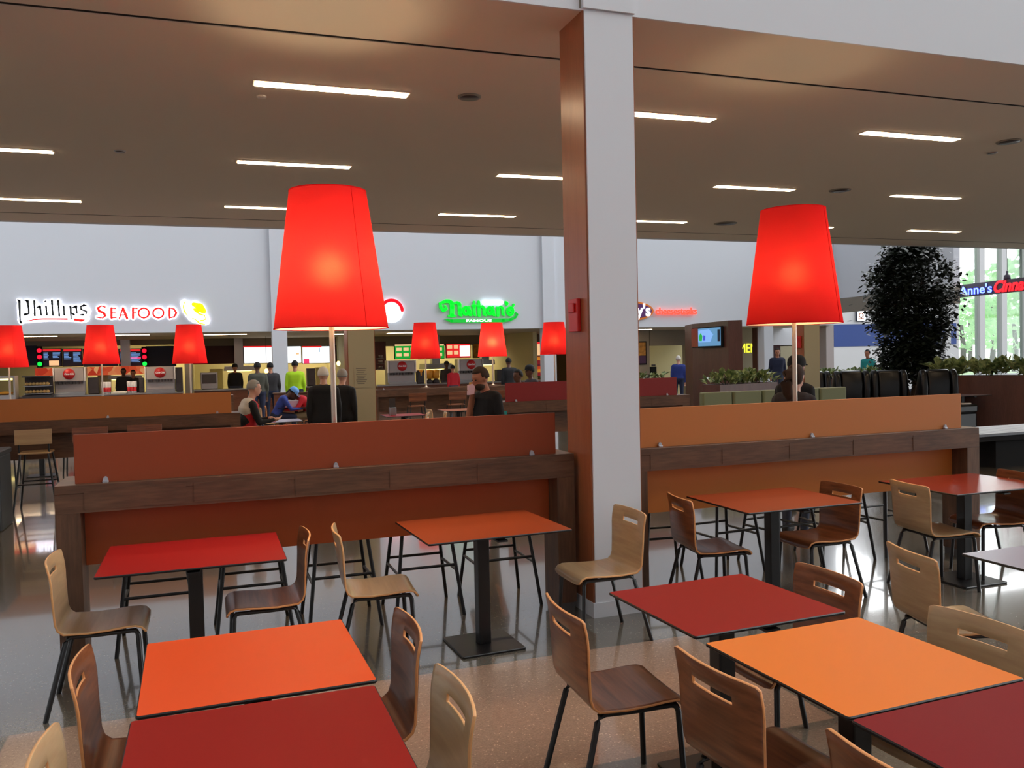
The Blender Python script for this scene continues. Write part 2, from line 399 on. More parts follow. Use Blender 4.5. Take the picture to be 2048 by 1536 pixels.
def rect(x0, y0, x1, y1, Y, d, mi=0, mb=None):
    """box whose front face on plane Y covers the surveyed rectangle"""
    a = at(x0, (y0+y1)/2, Y); b = at(x1, (y0+y1)/2, Y); xm = (x0+x1)/2
    zt = at(xm, y0, Y).z; zb = at(xm, y1, Y).z
    mb = mb or MB(); mb.box(a.x, b.x, Y, Y+d, zb, zt, mi); return mb

# ------------------------------------------------------------------ structure
CZ = 3.99; Y0, Y1 = 5.2, 14.95
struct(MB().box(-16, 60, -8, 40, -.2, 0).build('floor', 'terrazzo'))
c_ = MB().box(-16, 60, Y0, 6.060, CZ, CZ+.4, 0).box(-16, 60, 6.110, Y1, CZ, CZ+.4, 0).box(-16, 60, 6.0605, 6.1095, CZ+.006, CZ+.38, 1)
c_.box(-16, 60, 14.16, 14.172, CZ-.004, CZ+.01, 1)
struct(c_.build('ceiling', ['ceiling_white', 'slot_black']))
struct(MB().box(-16, 60, Y0-.02, Y0-.0005, CZ-.001, 9.5).build('wall_near', 'wall_white'))
struct(MB().box(-16, 60, Y1+.0005, Y1+.15, CZ-.001, 9.5).build('wall_canopy', 'wall_white'))
# far wall above the shops
YB = 26.0
FZ = at(700, 661, YB).z
XR = at(1668, 598, YB).x
struct(MB().box(-16, XR, YB, YB+.3, FZ, 9.5).build('wall_far', 'far_white'))
struct(MB().box(-16.3, -16, -8, 40, 0, 9.5).build('wall_left', 'wall_white'))
struct(MB().box(-16, 30, -8.3, -8, 0, 9.5).build('wall_back', 'wall_white'))
struct(MB().box(-16, 60, -8.3, -2.2, 9.5, 9.7).build('ceiling_light_block', 'wall_white'))  # unseen partial roof, added to cut daylight on the near zone
struct(MB().box(-16, XR, YB+.3, 36, FZ, FZ+.15).build('ceiling_shops', 'shop_ceiling'))
struct(MB().box(-16, XR, 36, 36.2, 0, FZ).build('wall_shops', 'cream_wall'))

# square columns of the canopy: white front, timber-coloured cladding on the sides
def column(x0, x1, y0, y1, label, front='wall_white'):
    t = thing('square_column', label, 'column', ((x0+x1)/2, (y0+y1)/2, 0))
    w, d = (x1-x0)/2, (y1-y0)/2
    MB().box(-w+.012, w-.012, -d, d, 0, CZ).build('shaft', front, t)
    for sgn in (-1, 1):
        a = sgn*(w-.012); b = sgn*w
        MB().box(min(a, b), max(a, b), -d+.012, d, .07, CZ).build('side_cladding', 'cladding', t)
    MB().box(-w-.006, w+.006, -d-.006, d, 0, .1).build('base_band', 'wall_white', t)
    return t
colN = column(2.372, 2.745, 5.17, 5.56, 'tall white square column with orange-brown side between the two bar counters')
# the near column continues up as part of the bulkhead
struct(MB().box(2.372, 2.745, 5.155, 5.18, 4.0, 9.5).build('trim_1', 'wall_white'))
struct(MB().box(2.352, 2.366, 5.1795, 5.181, 4.0, 9.5).build('trim_2', 'shop_grey'))
struct(MB().box(2.748, 2.753, 5.1795, 5.181, 4.0, 9.5).build('trim_3', 'shop_grey'))
a = at(695, 700, 14.55); b = at(750, 700, 14.55)
colF = column(a.x-.0, b.x, 14.55, 14.93, 'beige square column with a paper notice behind the large left lamp', 'beige_paint')
a2 = at(1608, 700, 14.55); b2 = at(1640, 700, 14.55)
colR = column(a2.x, b2.x, 14.55, 14.93, 'beige square column beyond the right lamp pole, red alarm on its side', 'beige_paint')
# paper notice on the beige column
pz = at(723, 752, 14.5).z; px = at(723, 752, 14.54)
nt_ = thing('paper_notice', 'white printed paper notice taped on the beige column', 'notice', (px.x, 14.545, pz))
MB().box(-.12, .12, -.002, .002, -.2, .16).build('sheet', 'beige_paint', nt_)
lb = MB()
for k in range(9): lb.box(-.09+.01*(k % 3), .09-.02*((k*7) % 3), -.004, -.0021, .12-k*.032, .132-k*.032)
lb.build('print', 'print_grey', nt_)

# fire alarms
def alarm(p, label, s=1.0):
    t = thing('fire_alarm', label, 'fire alarm', p)
    MB().bbox(-.03*s, 0, -.075*s, .075*s, -.11*s, .11*s, .008).build('housing', 'alarm_red', t)
    MB().bbox(-.045*s, -.0305*s, -.045*s, .045*s, .02*s, .08*s, .006).build('strobe_lens', 'alarm_red', t)
    return t
al = at(1150, 630, 5.3)
alarm((2.370, 5.36, al.z), 'red fire alarm strobe on the side of the tall white column')
al = at(1601, 684, 14.6); alarm((a2.x-.002, 14.7, al.z), 'red fire alarm box on the distant beige column', 1.1)

# ceiling light strips
strip_rows = [(7.24, [(-2.70, 'first'), (.42, 'second'), (3.42, 'third'), (6.47, 'fourth'), (9.53, 'fifth')], 'nearest'),
              (10.1, [(-2.70, 'first'), (.38, 'second'), (3.44, 'third'), (6.54, 'fourth'), (9.55, 'fifth'), (12.65, 'sixth')], 'middle'),
              (13.03, [(-2.80, 'first'), (.30, 'second'), (3.46, 'third'), (6.58, 'fourth'), (9.65, 'fifth'), (12.70, 'sixth')], 'farthest')]
light0 = thing('ceiling_light', '', 'ceiling light')
MB().box(0, 1.27, -.075, .075, -.006, .004).build('trim_ring', 'ceiling_white', light0)
MB().box(.015, 1.255, -.06, .06, -.011, -.0065).build('diffuser', 'strip_warm', light0)
used = [False]
for y, xs, rown in strip_rows:
    for x, nth in xs:
        place(light0, used, (x, y, CZ-.001), 0, 'long white strip light, %s from the left in the %s ceiling row' % (nth, rown), 'strip lights set in the ceiling')
# ceiling speakers, sensors
def disc(name, p, r, m, label, cat, parts=True):
    t = thing(name, label, cat, p)
    MB().lathe([(0, 0), (r*.96, 0), (r, .006), (r, .012), (r*.9, .014)], n=24).build('rim', m, t)
    MB().lathe([(0, -.002), (r*.8, -.002), (r*.8, .002)], n=24).build('grille', 'machine_dark' if r > .05 else m, t)
    return t
def cz(x, y):
    r = _F + _R*((x-1024)/F_PX) - _U*((y-768)/F_PX); t = (CZ-.012-CAM_H)/r.z; return (r.x*t, r.y*t, CZ-.012)
disc('ceiling_speaker', cz(939, 196), .10, 'shop_grey', 'round grey ceiling speaker near the first row of lights, left of the white column', 'speaker')
disc('ceiling_speaker', cz(2018, 285), .13, 'shop_grey', 'round ceiling speaker near the right edge of the picture', 'speaker')
disc('ceiling_speaker', cz(1680, 382), .15, 'shop_grey', 'round ceiling speaker between two middle-row lights', 'speaker')
disc('ceiling_speaker', cz(1451, 448), .2, 'shop_grey', 'round ceiling speaker above and left of the right lamp', 'speaker')
disc('smoke_detector', cz(240, 304), .06, 'machine_grey', 'small round smoke detector on the left part of the ceiling', 'smoke detector')
disc('smoke_detector', cz(1984, 307), .06, 'machine_grey', 'small smoke detector on the ceiling near the right edge', 'smoke detector')
disc('smoke_detector', cz(523, 195), .04, 'ceiling_white', 'tiny sprinkler cap under the nearest left ceiling light', 'sprinkler')

# far wall pilasters running down to the floor between the shops
def pilaster(x0, x1, label, m='far_white'):
    a = at(x0, 700, YB-.06); b = at(x1, 700, YB-.06)
    o = MB().box(a.x, b.x, YB-.08, YB-.002, 0, 9.5).box(a.x, b.x, YB-.0021, YB+.29, 0, FZ-.003).build('pilaster', m); return tag(o, label, 'column')
pilaster(545, 575, 'white square pillar between the bright white menu screens')
pilaster(1088, 1112, 'white pillar at the right end of the green-lettered restaurant')
a = at(368, 700, 29); b = at(383, 700, 29)
tag(MB().box(a.x, b.x, 29, 29.3, 0, FZ).build('pilaster', 'shop_grey'), 'narrow grey post between the seafood restaurant and its neighbour', 'column')
for xx in (550, 1095):
    q = at(xx+3, 467 if xx < 600 else 484, YB)
    tag(MB().box(q.x-.13, q.x+.13, YB-.02, YB-.001, q.z-.09, q.z+.09).build('wall_vent', 'machine_grey'), 'small square vent high on the far white wall %s' % ('left of the big lamp' if xx < 600 else 'left of the white column'), 'vent')

# shop ceiling lights
sl0 = thing('shop_ceiling_light', '', 'ceiling light')
MB().box(0, 1.25, -.1, .1, -.012, 0).build('diffuser', 'strip_warm', sl0)
MB().box(-.02, 1.27, -.12, .12, -.006, .006).build('trim_ring', 'shop_grey', sl0)
used = [False]
for (x0, y), lab in zip(((15, 673), (205, 670), (408, 669), (668, 668), (775, 666), (1240, 659)), ('above the bakery case of the seafood shop', 'above the seafood shop menu', 'between the seafood shop and the red shop', 'hidden partly by the large left lamp', 'at the left of the green sign restaurant', 'right of the tall white column')):
    r = _F + _R*((x0-1024)/F_PX) - _U*((y-768)/F_PX); t = (FZ-CAM_H)/r.z
    place(sl0, used, (r.x*t, min(r.y*t, 33), FZ-.002), 0, 'strip light in the shop ceiling ' + lab, 'strip lights in the shop ceiling')
kp0 = thing('added_kitchen_light', '', 'ceiling light')  # unseen glowing panels, added to brighten the shop kitchens
MB().box(-.6, .6, -.3, .3, -.02, 0).build('diffuser', 'panel_fill', kp0); MB().box(-.63, .63, -.33, .33, -.012, .002).build('trim_ring', 'shop_grey', kp0)
used = [False]
for xk, lab in ((-3.6, 'above the left end of the seafood kitchen'), (-1.4, 'above the middle of the seafood kitchen'), (1.6, 'above the left end of the red shop kitchen'), (4.2, 'above the right end of the red shop kitchen'), (7.3, 'above the left end of the green sign kitchen'), (9.8, 'above the right end of the green sign kitchen'), (15.6, 'at the end of the hallway')):
    place(kp0, used, (xk, 34.7, FZ-.003), 0, 'added unseen kitchen fill panel '+lab, 'added kitchen fill panels')

# ------------------------------------------------------------------ bar counters
CT = 1.08
def counter(x0, yf, L, wood_m, board_m, apron_m, label, blabel, boards=True, board_h=.28, bx0=.1, bx1=.11, lower=True):
    t = thing('bar_counter', label, 'counter', (x0, yf, 0))
    f = MB().bbox(0, L, 0, .46, CT-.05, CT, .006); f.box(.001, L-.001, .001, .06, CT-.16, CT-.05)
    f.box(.001, L-.001, .06, .20, CT-.12, CT-.05)
    for k in range(5):   # seams between the face panels
        f.box(.13+(L-.26)/5*(k+.5)-.27, .13+(L-.26)/5*(k+.5)+.27, -.002, .002, CT-.145, CT-.03)
    f.build('frame', 'counter_wood', t)
    for lx in (0, L-.13):
        lg = MB().box(lx+.001, lx+.129, .001, .26, .06, CT-.161).build('leg', 'counter_wood_v', t)
        MB().box(lx+.012, lx+.118, .012, .25, 0, .06).build('plinth', 'plinth_grey', lg)
    MB().box(.131, L-.131, .155, .175, .59, CT-.06).build('apron_panel', apron_m, t)
    if lower: MB().box(.131, L-.131, .18, .2, CT-.22, CT-.12).build('rail', 'counter_wood', t)
    bd = MB().bbox(bx0, L-bx1, .06, .078, CT, CT+board_h, .002).build('screen_board', board_m, t)
    for k in range(3):
        cx = bx0+.16+(L-bx0-bx1-.34)*k/2
        c = MB(); c.bbox(cx-.016, cx+.016, .035, .0595, CT, CT+.012, .004)
        c.prism([(cx+.014*math.cos(PI*j/8), CT+.012+.022*math.sin(PI*j/8)) for j in range(9)], .045, .0595)
        c.build('clip', 'clip_metal', bd)
    return t
counter(-.83, 5.38, 3.17, 'counter_wood', 'board_orange', 'apron_orange', 'long walnut bar counter with dark orange screen left of the white column', '')
counter(2.77, 5.38, 3.20, 'counter_wood', 'board_amber', 'apron_amber', 'long walnut bar counter with light amber screen right of the white column', '', bx0=.1, bx1=.13)
counter(-2.80, 12.05, 3.20, 'counter_wood', 'board_amber', 'counter_wood', 'distant wooden bar counter with amber screen at the left edge', '')
counter(4.02, 11.95, 3.20, 'counter_wood', 'board_red', 'counter_wood', 'distant wooden bar counter with dark red screen behind the white column', '', bx0=.12, bx1=.2)
counter(-5.3, 18.8, 5.8, 'counter_wood', 'counter_wood', 'counter_wood', 'far wooden bar counter carrying three red lamps on the left', '', board_h=.02)
counter(3.4, 18.8, 5.2, 'counter_wood', 'counter_wood', 'counter_wood', 'far wooden bar counter carrying three red lamps left of the white column', '', board_h=.02)
counter(-.83, -1.6, 3.17, 'counter_wood', 'board_orange', 'apron_orange', 'walnut bar counter standing behind the viewer on the left', '')
counter(2.77, -1.6, 3.20, 'counter_wood', 'board_amber', 'apron_amber', 'walnut bar counter standing behind the viewer on the right', '')

# ------------------------------------------------------------------ lamps
def lamp(x, y, z0, zb, zt, rb, rt, power, label, group=None):
    t = thing('counter_lamp', label, 'lamp', (x, y, z0), 0, group)
    MB().lathe([(0, 0), (.13, 0), (.13, .012), (.03, .02), (.02, .05)], n=28).build('base', 'pole_metal', t)
    h0, h1 = zb-z0, zt-z0
    MB().tube([(0, 0, .012), (0, 0, h0+.06)], .0175, 12).build('pole', 'pole_metal', t)
    n = 48; sh = MB().lathe([(rb, h0), (rb+(rt-rb)*.25, h0+(h1-h0)*.25), (rb+(rt-rb)*.5, h0+(h1-h0)*.5), (rb+(rt-rb)*.75, h0+(h1-h0)*.75), (rt, h1)], n=n)
    s = sh.build('lamp_shade', 'shade_red', t)
    MB().lathe([(rb-.006, h0+.003), (rt-.006, h1-.003)], n=n).build('lining', 'shade_lining', s)
    for e, rr in ((h0, rb), (h1, rt)):
        MB().lathe([(rr+.0015, e-.001), (rr+.0015, e+.006), (rr-.002, e+.006), (rr-.002, e-.001), (rr+.0015, e-.001)], n=n).build('rim', 'shade_red', s)
    aa = R(-62)   # vertical seam
    MB().tube([((rb+.001)*math.cos(aa), (rb+.001)*math.sin(aa), h0), ((rt+.001)*math.cos(aa), (rt+.001)*math.sin(aa), h1)], .0016, 5).build('seam', 'shade_red', s)
    sp = MB()
    zc = h0+.05
    for k in range(3):
        a = 2*PI*k/3+.3; sp.tube([(0, 0, zc), ((rb-.012)*math.cos(a), (rb-.012)*math.sin(a), zc)], .003, 6)
    sp.lathe([(.0, zc+.01), (.075, zc+.008), (.075, zc-.0), (.0, zc-.004)], n=20)
    sp.build('spider', 'pole_metal', t)
    zbulb = h0+.5*(h1-h0)
    MB().ell((0, 0, zbulb+.09), (.04, .04, .055), 14, 8).build('bulb', 'bulb_glow', t)
    l = bpy.data.lights.new('lamp_light', 'POINT'); l.energy = power; l.color = (1.0, .78, .5); l.shadow_soft_size = .10
    lo = bpy.data.objects.new('lamp_light', l); COL.objects.link(lo); lo.parent = t; lo.location = (0, 0, zbulb)
    # bulb must not block its own lamp light
    lo.location.z = zbulb-.06
    return t
lamp(.77, 5.66, CT, 1.955, 2.835, .365, .245, 40, 'large glowing red shaded lamp on the left bar counter')
lamp(4.37, 5.66, CT, 1.955, 2.845, .365, .245, 17, 'large red shaded lamp on the right bar counter beyond the white column')
lamp(.77, -1.32, CT, 1.955, 2.835, .365, .245, 60, 'red shaded lamp on the counter behind the viewer')
lamp(4.37, -1.32, CT, 1.955, 2.835, .365, .245, 60, 'red shaded lamp on the right counter behind the viewer')
for (px_, yt, yb, xw), lab in zip(((18, 652, 735, 0), (203, 651, 728, 0), (380, 650, 727, 0), (851, 646, 717, 0), (985, 646, 713, 0), (1109, 645, 709, 0)),
        ('at the left edge of the picture', 'second from the left edge', 'third from the left edge, left of the big lamp', 'below the green sign, left one', 'below the green sign, glowing orange', 'touching the tall white column')):
    Yl = 19.06; q = at(px_, yt, Yl); q2 = at(px_, yb, Yl); h = .80
    zb_ = q2.z; lamp(q2.x, Yl, CT, zb_, q.z, .345, .245, 60 if px_ == 985 else 15, 'small distant red lamp ' + lab, None)

# ------------------------------------------------------------------ tables
def table(x0, x1, y0, y1, top, label, rot=0, bx=.2, by=.2):
    cx, cy = (x0+x1)/2, (y0+y1)/2; w, d = (x1-x0)/2, (y1-y0)/2
    t = thing('dining_table', label, 'table', (cx, cy, 0), R(rot))
    MB().bbox(-w, w, -d, d, .718, .73, .012, 0, 1).build('tabletop', ['edge_black', top], t)
    MB().box(-.16, .16, -.16, .16, .708, .7178).box(-.03, .03, -d+.0, d-.0, .698, .708).build('support_plate', 'steel_black', t)
    MB().bbox(-.038, .038, -.038, .038, .014, .698, .006).build('pedestal', 'steel_black', t)
    MB().bbox(-bx, bx, -by, by, 0, .014, .01).build('base_plate', 'steel_black', t)
    return t
table(-.55, .36, 4.56, 5.32, 'lam_red', 'red topped table in front of the left bar counter')
table(1.095, 1.975, 4.60, 5.335, 'lam_orange', 'orange table on a black pedestal near the white column', 2.5)
table(-.235, .475, 2.70, 3.40, 'lam_flame', 'bright orange table at the lower left', 1)
table(-.24, .465, 1.97, 2.67, 'lam_brick', 'dark red table at the bottom edge, next to the bright orange one')
table(3.18, 4.08, 4.59, 5.34, 'lam_orange', 'dull orange table in front of the right bar counter')
table(4.83, 5.76, 4.54, 5.28, 'lam_vermilion', 'red table at the right with white window glare on it')
table(1.605, 2.30, 2.685, 3.34, 'lam_brick', 'brick red square table behind the amber one', 2.5)
table(1.627, 2.318, 1.925, 2.615, 'lam_amber', 'amber orange square table at the lower right', 2.2)
table(1.65, 2.35, 1.21, 1.915, 'lam_maroon', 'maroon table in the bottom right corner', 2.2)
table(3.47, 4.17, 2.53, 3.24, 'lam_lilac_glare', 'glossy table with glare in its pale colour, cut off by the right edge')

# ------------------------------------------------------------------ chairs
def chair(kind):
    sm, em = ('birch', 'birch_edge') if kind == 'birch' else ('walnut', 'walnut_edge')
    t = thing('dining_chair', '', 'chair')
    prof = [(.232, .375), (.228, .395), (.214, .412), (.185, .421), (.13, .420), (.06, .414), (-.03, .411), (-.10, .415), (-.14, .424), (-.166, .444), (-.180, .475),
            (-.188, .52), (-.196, .57), (-.204, .62), (-.210, .665), (-.214, .690), (-.217, .714), (-.222, .74), (-.228, .778)]
    ys = [-1, -.93, -.75, -.46, -.42, -.25, 0, .25, .42, .46, .75, .93, 1]
    def width(i):
        z = prof[i][1]
        if i < 8: return .19+.012*(i/8)
        return .202+.014*min(1, max(0, (z-.42)/.3))
    vs = []
    for i, (px, pz) in enumerate(prof):
        w = width(i); up = max(0, min(1, (pz-.43)/.25)) if i > 8 else 0
        for u in ys:
            x = px + .028*up*(u*u) ; z = pz
            if i <= 7: z += .006*u*u
            if i == len(prof)-1 and abs(u) > .9: z -= .002 if abs(u) < 1 else .010
            if i == 0 and abs(u) > .9: z += .006 if abs(u) < 1 else .015
            uu = u
            if i in (15, 16) and abs(u) in (.42, .46): pass
            vs.append((x, w*uu, z))
    n = len(ys); fs = []
    for i in range(len(prof)-1):
        for j in range(n-1):
            if i in (15,) and 3 <= j <= 8:
                continue
            if i in (14, 16) and 4 <= j <= 7 and False: continue
            fs.append((i*n+j, i*n+j+1, (i+1)*n+j+1, (i+1)*n+j))
    mb = MB(); mb.add(vs, fs, 0, True); o = mb.build('seat_shell', [sm, em], t)
    md = o.modifiers.new('ply', 'SOLIDIFY'); md.thickness = .011; md.offset = 0; md.material_offset_rim = 1; md.use_even_offset = True
    md2 = o.modifiers.new('edge', 'BEVEL'); md2.width = .0015; md2.segments = 1; md2.limit_method = 'ANGLE'; md2.angle_limit = R(50)
    r = .0125
    fr = MB()
    for s_ in (-1, 1): fr.tube([(.19, s_*.165, .398), (.0, s_*.165, .396), (-.13, s_*.165, .400)], r*.9, 8)
    fr.tube([(.10, -.165, .396), (.10, .165, .396)], r*.8, 8); fr.tube([(-.10, -.165, .397), (-.10, .165, .397)], r*.8, 8)
    fr.build('seat_frame', 'steel_black', t)
    for s_ in (-1, 1):
        MB().tube([(.17, s_*.165, .398), (.187, s_*.167, .394), (.196, s_*.17, .375), (.215, s_*.195, 0)], r, 8).build('leg', 'steel_black', t)
        MB().tube([(-.11, s_*.165, .399), (-.128, s_*.167, .394), (-.138, s_*.17, .375), (-.235, s_*.2, 0)], r, 8).build('leg', 'steel_black', t)
    return t
cb, cw = chair('birch'), chair('walnut'); ub, uw = [False], [False]
chairs = [
 ('b', -.57, 4.92, 0, 'pale birch chair tucked at the left of the red topped table'),
 ('w', .29, 5.0, 180, 'dark walnut chair facing left at the red topped table'),
 ('b', .88, 5.0, -4, 'birch chair facing right between the red and the orange table'),
 ('b', 2.27, 4.83, 180, 'birch chair facing left against the white column'),
 ('w', 3.19, 5.08, -8, 'walnut chair at the left of the dull orange table'),
 ('w', 4.08, 5.04, 180, 'walnut chair facing left at the right of the dull orange table'),
 ('b', 4.94, 4.85, -8, 'pale birch chair at the left of the red table with window glare'),
 ('w', 5.64, 4.97, 167, 'dark reddish chair cut by the right edge behind the glare table'),
 ('w', 1.48, 3.06, -3, 'walnut chair with shiny seat left of the brick red table'),
 ('w', 2.33, 3.07, 180, 'walnut chair facing left at the right of the brick red table'),
 ('b', 3.36, 3.20, -14, 'birch chair seen from behind at the pale table on the right'),
 ('b', 2.37, 2.30, 184, 'birch chair facing left beside the amber table, at the right edge'),
 ('w', 1.66, 2.31, 4, 'walnut chair at the left of the amber table'),
 ('w', 1.69, 1.60, 2, 'walnut chair back at the bottom edge, left of the maroon table'),
 ('w', .47, 3.12, 180, 'walnut chair at the right of the bright orange table'),
 ('b', .46, 2.45, 180, 'birch chair at the right of the dark red table, bottom centre'),
 ('w', -.22, 3.12, 0, 'walnut chair at the left of the bright orange table'),
 ('b', -.22, 2.42, 0, 'birch chair back in the bottom left corner'),
 ('b', 2.34, 1.55, 180, 'birch chair on the far side of the maroon table'),
]
for k, x, y, a, lab in chairs:
    place(cb if k == 'b' else cw, ub if k == 'b' else uw, (x, y, 0), R(a), lab)

# ------------------------------------------------------------------ bar stools
def stool(seat_m):
    t = thing('bar_stool', '', 'stool')
    r = .0125
    MB().bbox(-.18, .18, -.18, .18, .70, .722, .05).build('seat', seat_m, t)
    for sx in (-1, 1):
        for sy in (-1, 1):
            MB().tube([(sx*.15, sy*.15, .70), (sx*.235, sy*.235, 0)], r, 8).build('leg', 'steel_black', t)
    def cr(z): return .15+.085*(1-z/.70)
    ft = MB(); z = .30; c = cr(z)
    ft.tube([(-c, -c, z), (c, -c, z)], r*.8, 6); ft.tube([(-c, c, z), (c, c, z)], r*.8, 6)
    z = .34; c = cr(z); ft.tube([(-c, -c, z), (-c, c, z)], r*.8, 6); ft.tube([(c, -c, z), (c, c, z)], r*.8, 6)
    ft.build('footrest', 'steel_black', t)
    bk = MB()
    bk.tube([(-.15, -.16, .70), (-.175, -.16, .95)], r*.8, 6); bk.tube([(-.15, .16, .70), (-.175, .16, .95)], r*.8, 6)
    bk.build('back_frame', 'steel_black', t)
    v = MB(); v.bbox(-.184, -.172, -.2, .2, .82, 1.0, .003); v.build('backrest', seat_m, t)
    return t
s_b, s_w = stool('birch'), stool('walnut'); usb, usw = [False], [False]
ords = ['first', 'second', 'third', 'fourth', 'fifth']
for k in range(5):
    place(s_w, usw, (-.33+.565*k, 5.84, 0), R(-90), 'black-legged bar stool behind the left counter, %s from the left' % ords[k], 'bar stools at the left counter')
for k in range(5):
    place(s_w, usw, (3.32+.55*k, 5.95, 0), R(-90+(-6, 4, 8, -10, 3)[k]), 'black-legged bar stool behind the right counter, %s from the left' % ords[k], 'bar stools at the right counter')
for k in range(4):
    place(s_b if k == 1 else s_w, usb if k == 1 else usw, (-2.62+.62*k, 11.86, 0), R(90), 'bar stool with %s back at the distant amber-screened counter, %s from the left' % ('pale birch' if k == 1 else 'dark', ords[k]), 'bar stools at the distant left counter')
for k in range(4):
    place(s_w, usw, (4.3+.9*k, 18.5, 0), R(90), 'dark bar stool at the far wooden counter left of the column, %s from the left' % ords[k], 'bar stools at the far counter')


# ------------------------------------------------------------------ shops along the far wall
def atz(x, y, z):
    r = _F + _R*((x-1024)/F_PX) - _U*((y-768)/F_PX); t = (z-CAM_H)/r.z
    return Vector((r.x*t, r.y*t, z))
YM = 33.0
for i, x in enumerate((375, 722, 1100, 1279)):
    q = at(x, 700, 28); struct(MB().box(q.x-.08, q.x+.08, 29.45, 36, 0, FZ).build('wall_divider_%d' % (i+1), 'cream_wall'))
def band(x0, y0, x1, y1, Y, m, label, name='fascia_band'):
    q = rect(x0, y0, x1, y1, Y, .06).build(name, m)
    return tag(q, label, 'wall panel')
# bulkhead above the menus closes to the shop ceiling
def bulk(x0, x1, y1, m, n):
    a = at(x0, y1, YM+.05); b = at(x1, y1, YM+.05); z = at((x0+x1)/2, y1, YM+.05).z
    if FZ-z > .02: struct(MB().box(a.x, b.x, YM+.062, YM+.26, z, FZ).build('wall_bulkhead_%d' % n, m))
bulk(-300, 372, 694, 'shop_grey', 1); bulk(378, 700, 694, 'shop_grey', 2); bulk(745, 1090, 690, 'shop_grey', 3)
band(-300, 694, 74, 735, YM, 'navy_band', 'navy blue wall band left of the black menu boards')
band(292, 692, 352, 733, YM, 'navy_band', 'navy blue wall band right of the black menu boards')
band(378, 692, 487, 728, YM, 'maroon_band', 'dark maroon band left of the white menu screens')
band(655, 690, 700, 724, YM, 'maroon_band', 'dark maroon band right of the white menu screens')

def screen(x0, y0, x1, y1, Y, face, label, name='menu_board', frame='slot_black', parts=()):
    a = at(x0, (y0+y1)/2, Y); b = at(x1, (y0+y1)/2, Y); xm = (x0+x1)/2
    z1, z0 = at(xm, y0, Y).z, at(xm, y1, Y).z
    t = thing(name, label, 'menu screen' if name == 'menu_board' else 'screen', ((a.x+b.x)/2, Y, z0))
    w, h = b.x-a.x, z1-z0
    MB().box(-w/2, w/2, 0, .08, 0, h).build('frame', frame, t)
    MB().box(-w/2+.02, w/2-.02, -.006, -.0005, .02, h-.02).build('display', face, t)
    for pn, m, rects in parts:
        mb = MB()
        for (u0, v0, u1, v1) in rects: mb.box(-w/2+w*u0, -w/2+w*u1, -.012, -.0065, h*(1-v1), h*(1-v0))
        mb.build(pn, m, t)
    return t
random.seed(4)
def lines(u0, u1, v0, v1, n):
    r = []
    for k in range(n):
        v = v0+(v1-v0)*k/n; e = random.uniform(.5, .98)
        r.append((u0, v, u0+(u1-u0)*e, v+(v1-v0)/n*.5))
    return r
for k, (a, b) in enumerate(((84, 124), (125, 165), (237, 284))):
    pr = [('menu_header', 'screen_red', [(.06, .04, .94, .15)]), ('menu_lines', 'screen_text', lines(.08, .46, .22, .62, 6)+lines(.54, .95, .22, .8 if k else .55, 8 if k else 5))]
    if k == 2: pr.append(('menu_picture', 'screen_pink', [(.1, .48, .95, .58)]))
    if k == 0: pr.append(('menu_picture', 'screen_food', [(.35, .68, .85, .95)]))
    screen(a, 697, b, 733, YM-.02, 'screen_black', 'black seafood menu board with red header and blue text, %s of three' % ('leftmost', 'middle', 'rightmost')[k], parts=pr)
screen(166, 697, 236, 733, YM-.02, 'screen_black', 'wide black menu board behind the second distant lamp', parts=[('menu_header', 'screen_red', [(.04, .04, .96, .15)]), ('menu_lines', 'screen_text', lines(.04, .96, .25, .9, 9))])
for x, lab in ((79, 'left'), (289, 'right')):
    q = at(x, 714, YM-.1); t = thing('signal_dots', 'vertical trio of red, red and green round lights at the %s of the seafood menus' % lab, 'light sign', q)
    MB().box(-.09, .09, .0, .06, -.36, .36).build('backplate', 'slot_black', t)
    for dz, m in ((.22, 'dot_red'), (0, 'dot_red'), (-.24, 'dot_green')):
        MB().ell((0, -.01, dz), (.075, .02, .075), 14, 8).build('round_light', m, t)
tag(rect(70, 734, 290, 751, YM-.5, .05).build('food_mural', 'food_mural'), 'long red and orange seafood picture panel below the black menu boards', 'picture')
wl = [('menu_header', 'screen_red', [(.0, .0, .98, .08)]), ('menu_lines', 'screen_blue', lines(.1, .4, .3, .8, 4))]
screen(487, 692, 545, 727, YM-.02, 'screen_white', 'bright white menu screen left of the white pillar', parts=wl[:1])
screen(546, 692, 603, 727, YM-.02, 'screen_white', 'bright white menu screen partly behind the white pillar', parts=[('menu_picture', 'screen_food', [(.8, .4, .92, .5)])])
screen(604, 692, 660, 727, YM-.02, 'screen_white', 'bright white menu screen with a small pink picture, beside the lamp pole', parts=[('menu_header', 'screen_red', [(.0, .0, .7, .08)]), ('menu_picture', 'screen_pink', [(.05, .72, .25, .98)]), ('menu_lines', 'screen_blue', [(.62, .1, .64, .35)])])
foodg = [(.08+.3*i, .25+.36*j, .3+.3*i, .45+.36*j) for i in range(3) for j in range(2)]
screen(789, 688, 836, 718, YM-.02, 'screen_green', 'green food menu screen left of a distant red lamp', parts=[('menu_header', 'screen_food', [(.02, .02, .98, .12)]), ('menu_picture', 'screen_food', foodg)])
screen(837, 688, 889, 718, YM-.02, 'screen_green', 'green food menu screen behind a distant red lamp', parts=[('menu_header', 'screen_food', [(.02, .02, .98, .12)]), ('menu_picture', 'screen_food', foodg)])
screen(892, 687, 941, 716, YM-.02, 'screen_red', 'red food menu screen with a white panel', parts=[('menu_picture', 'screen_food', [(.05, .1, .25, .35), (.32, .1, .5, .35), (.05, .5, .25, .75), (.32, .5, .5, .75)]), ('menu_panel', 'screen_white', [(.56, .16, .97, .88)])])
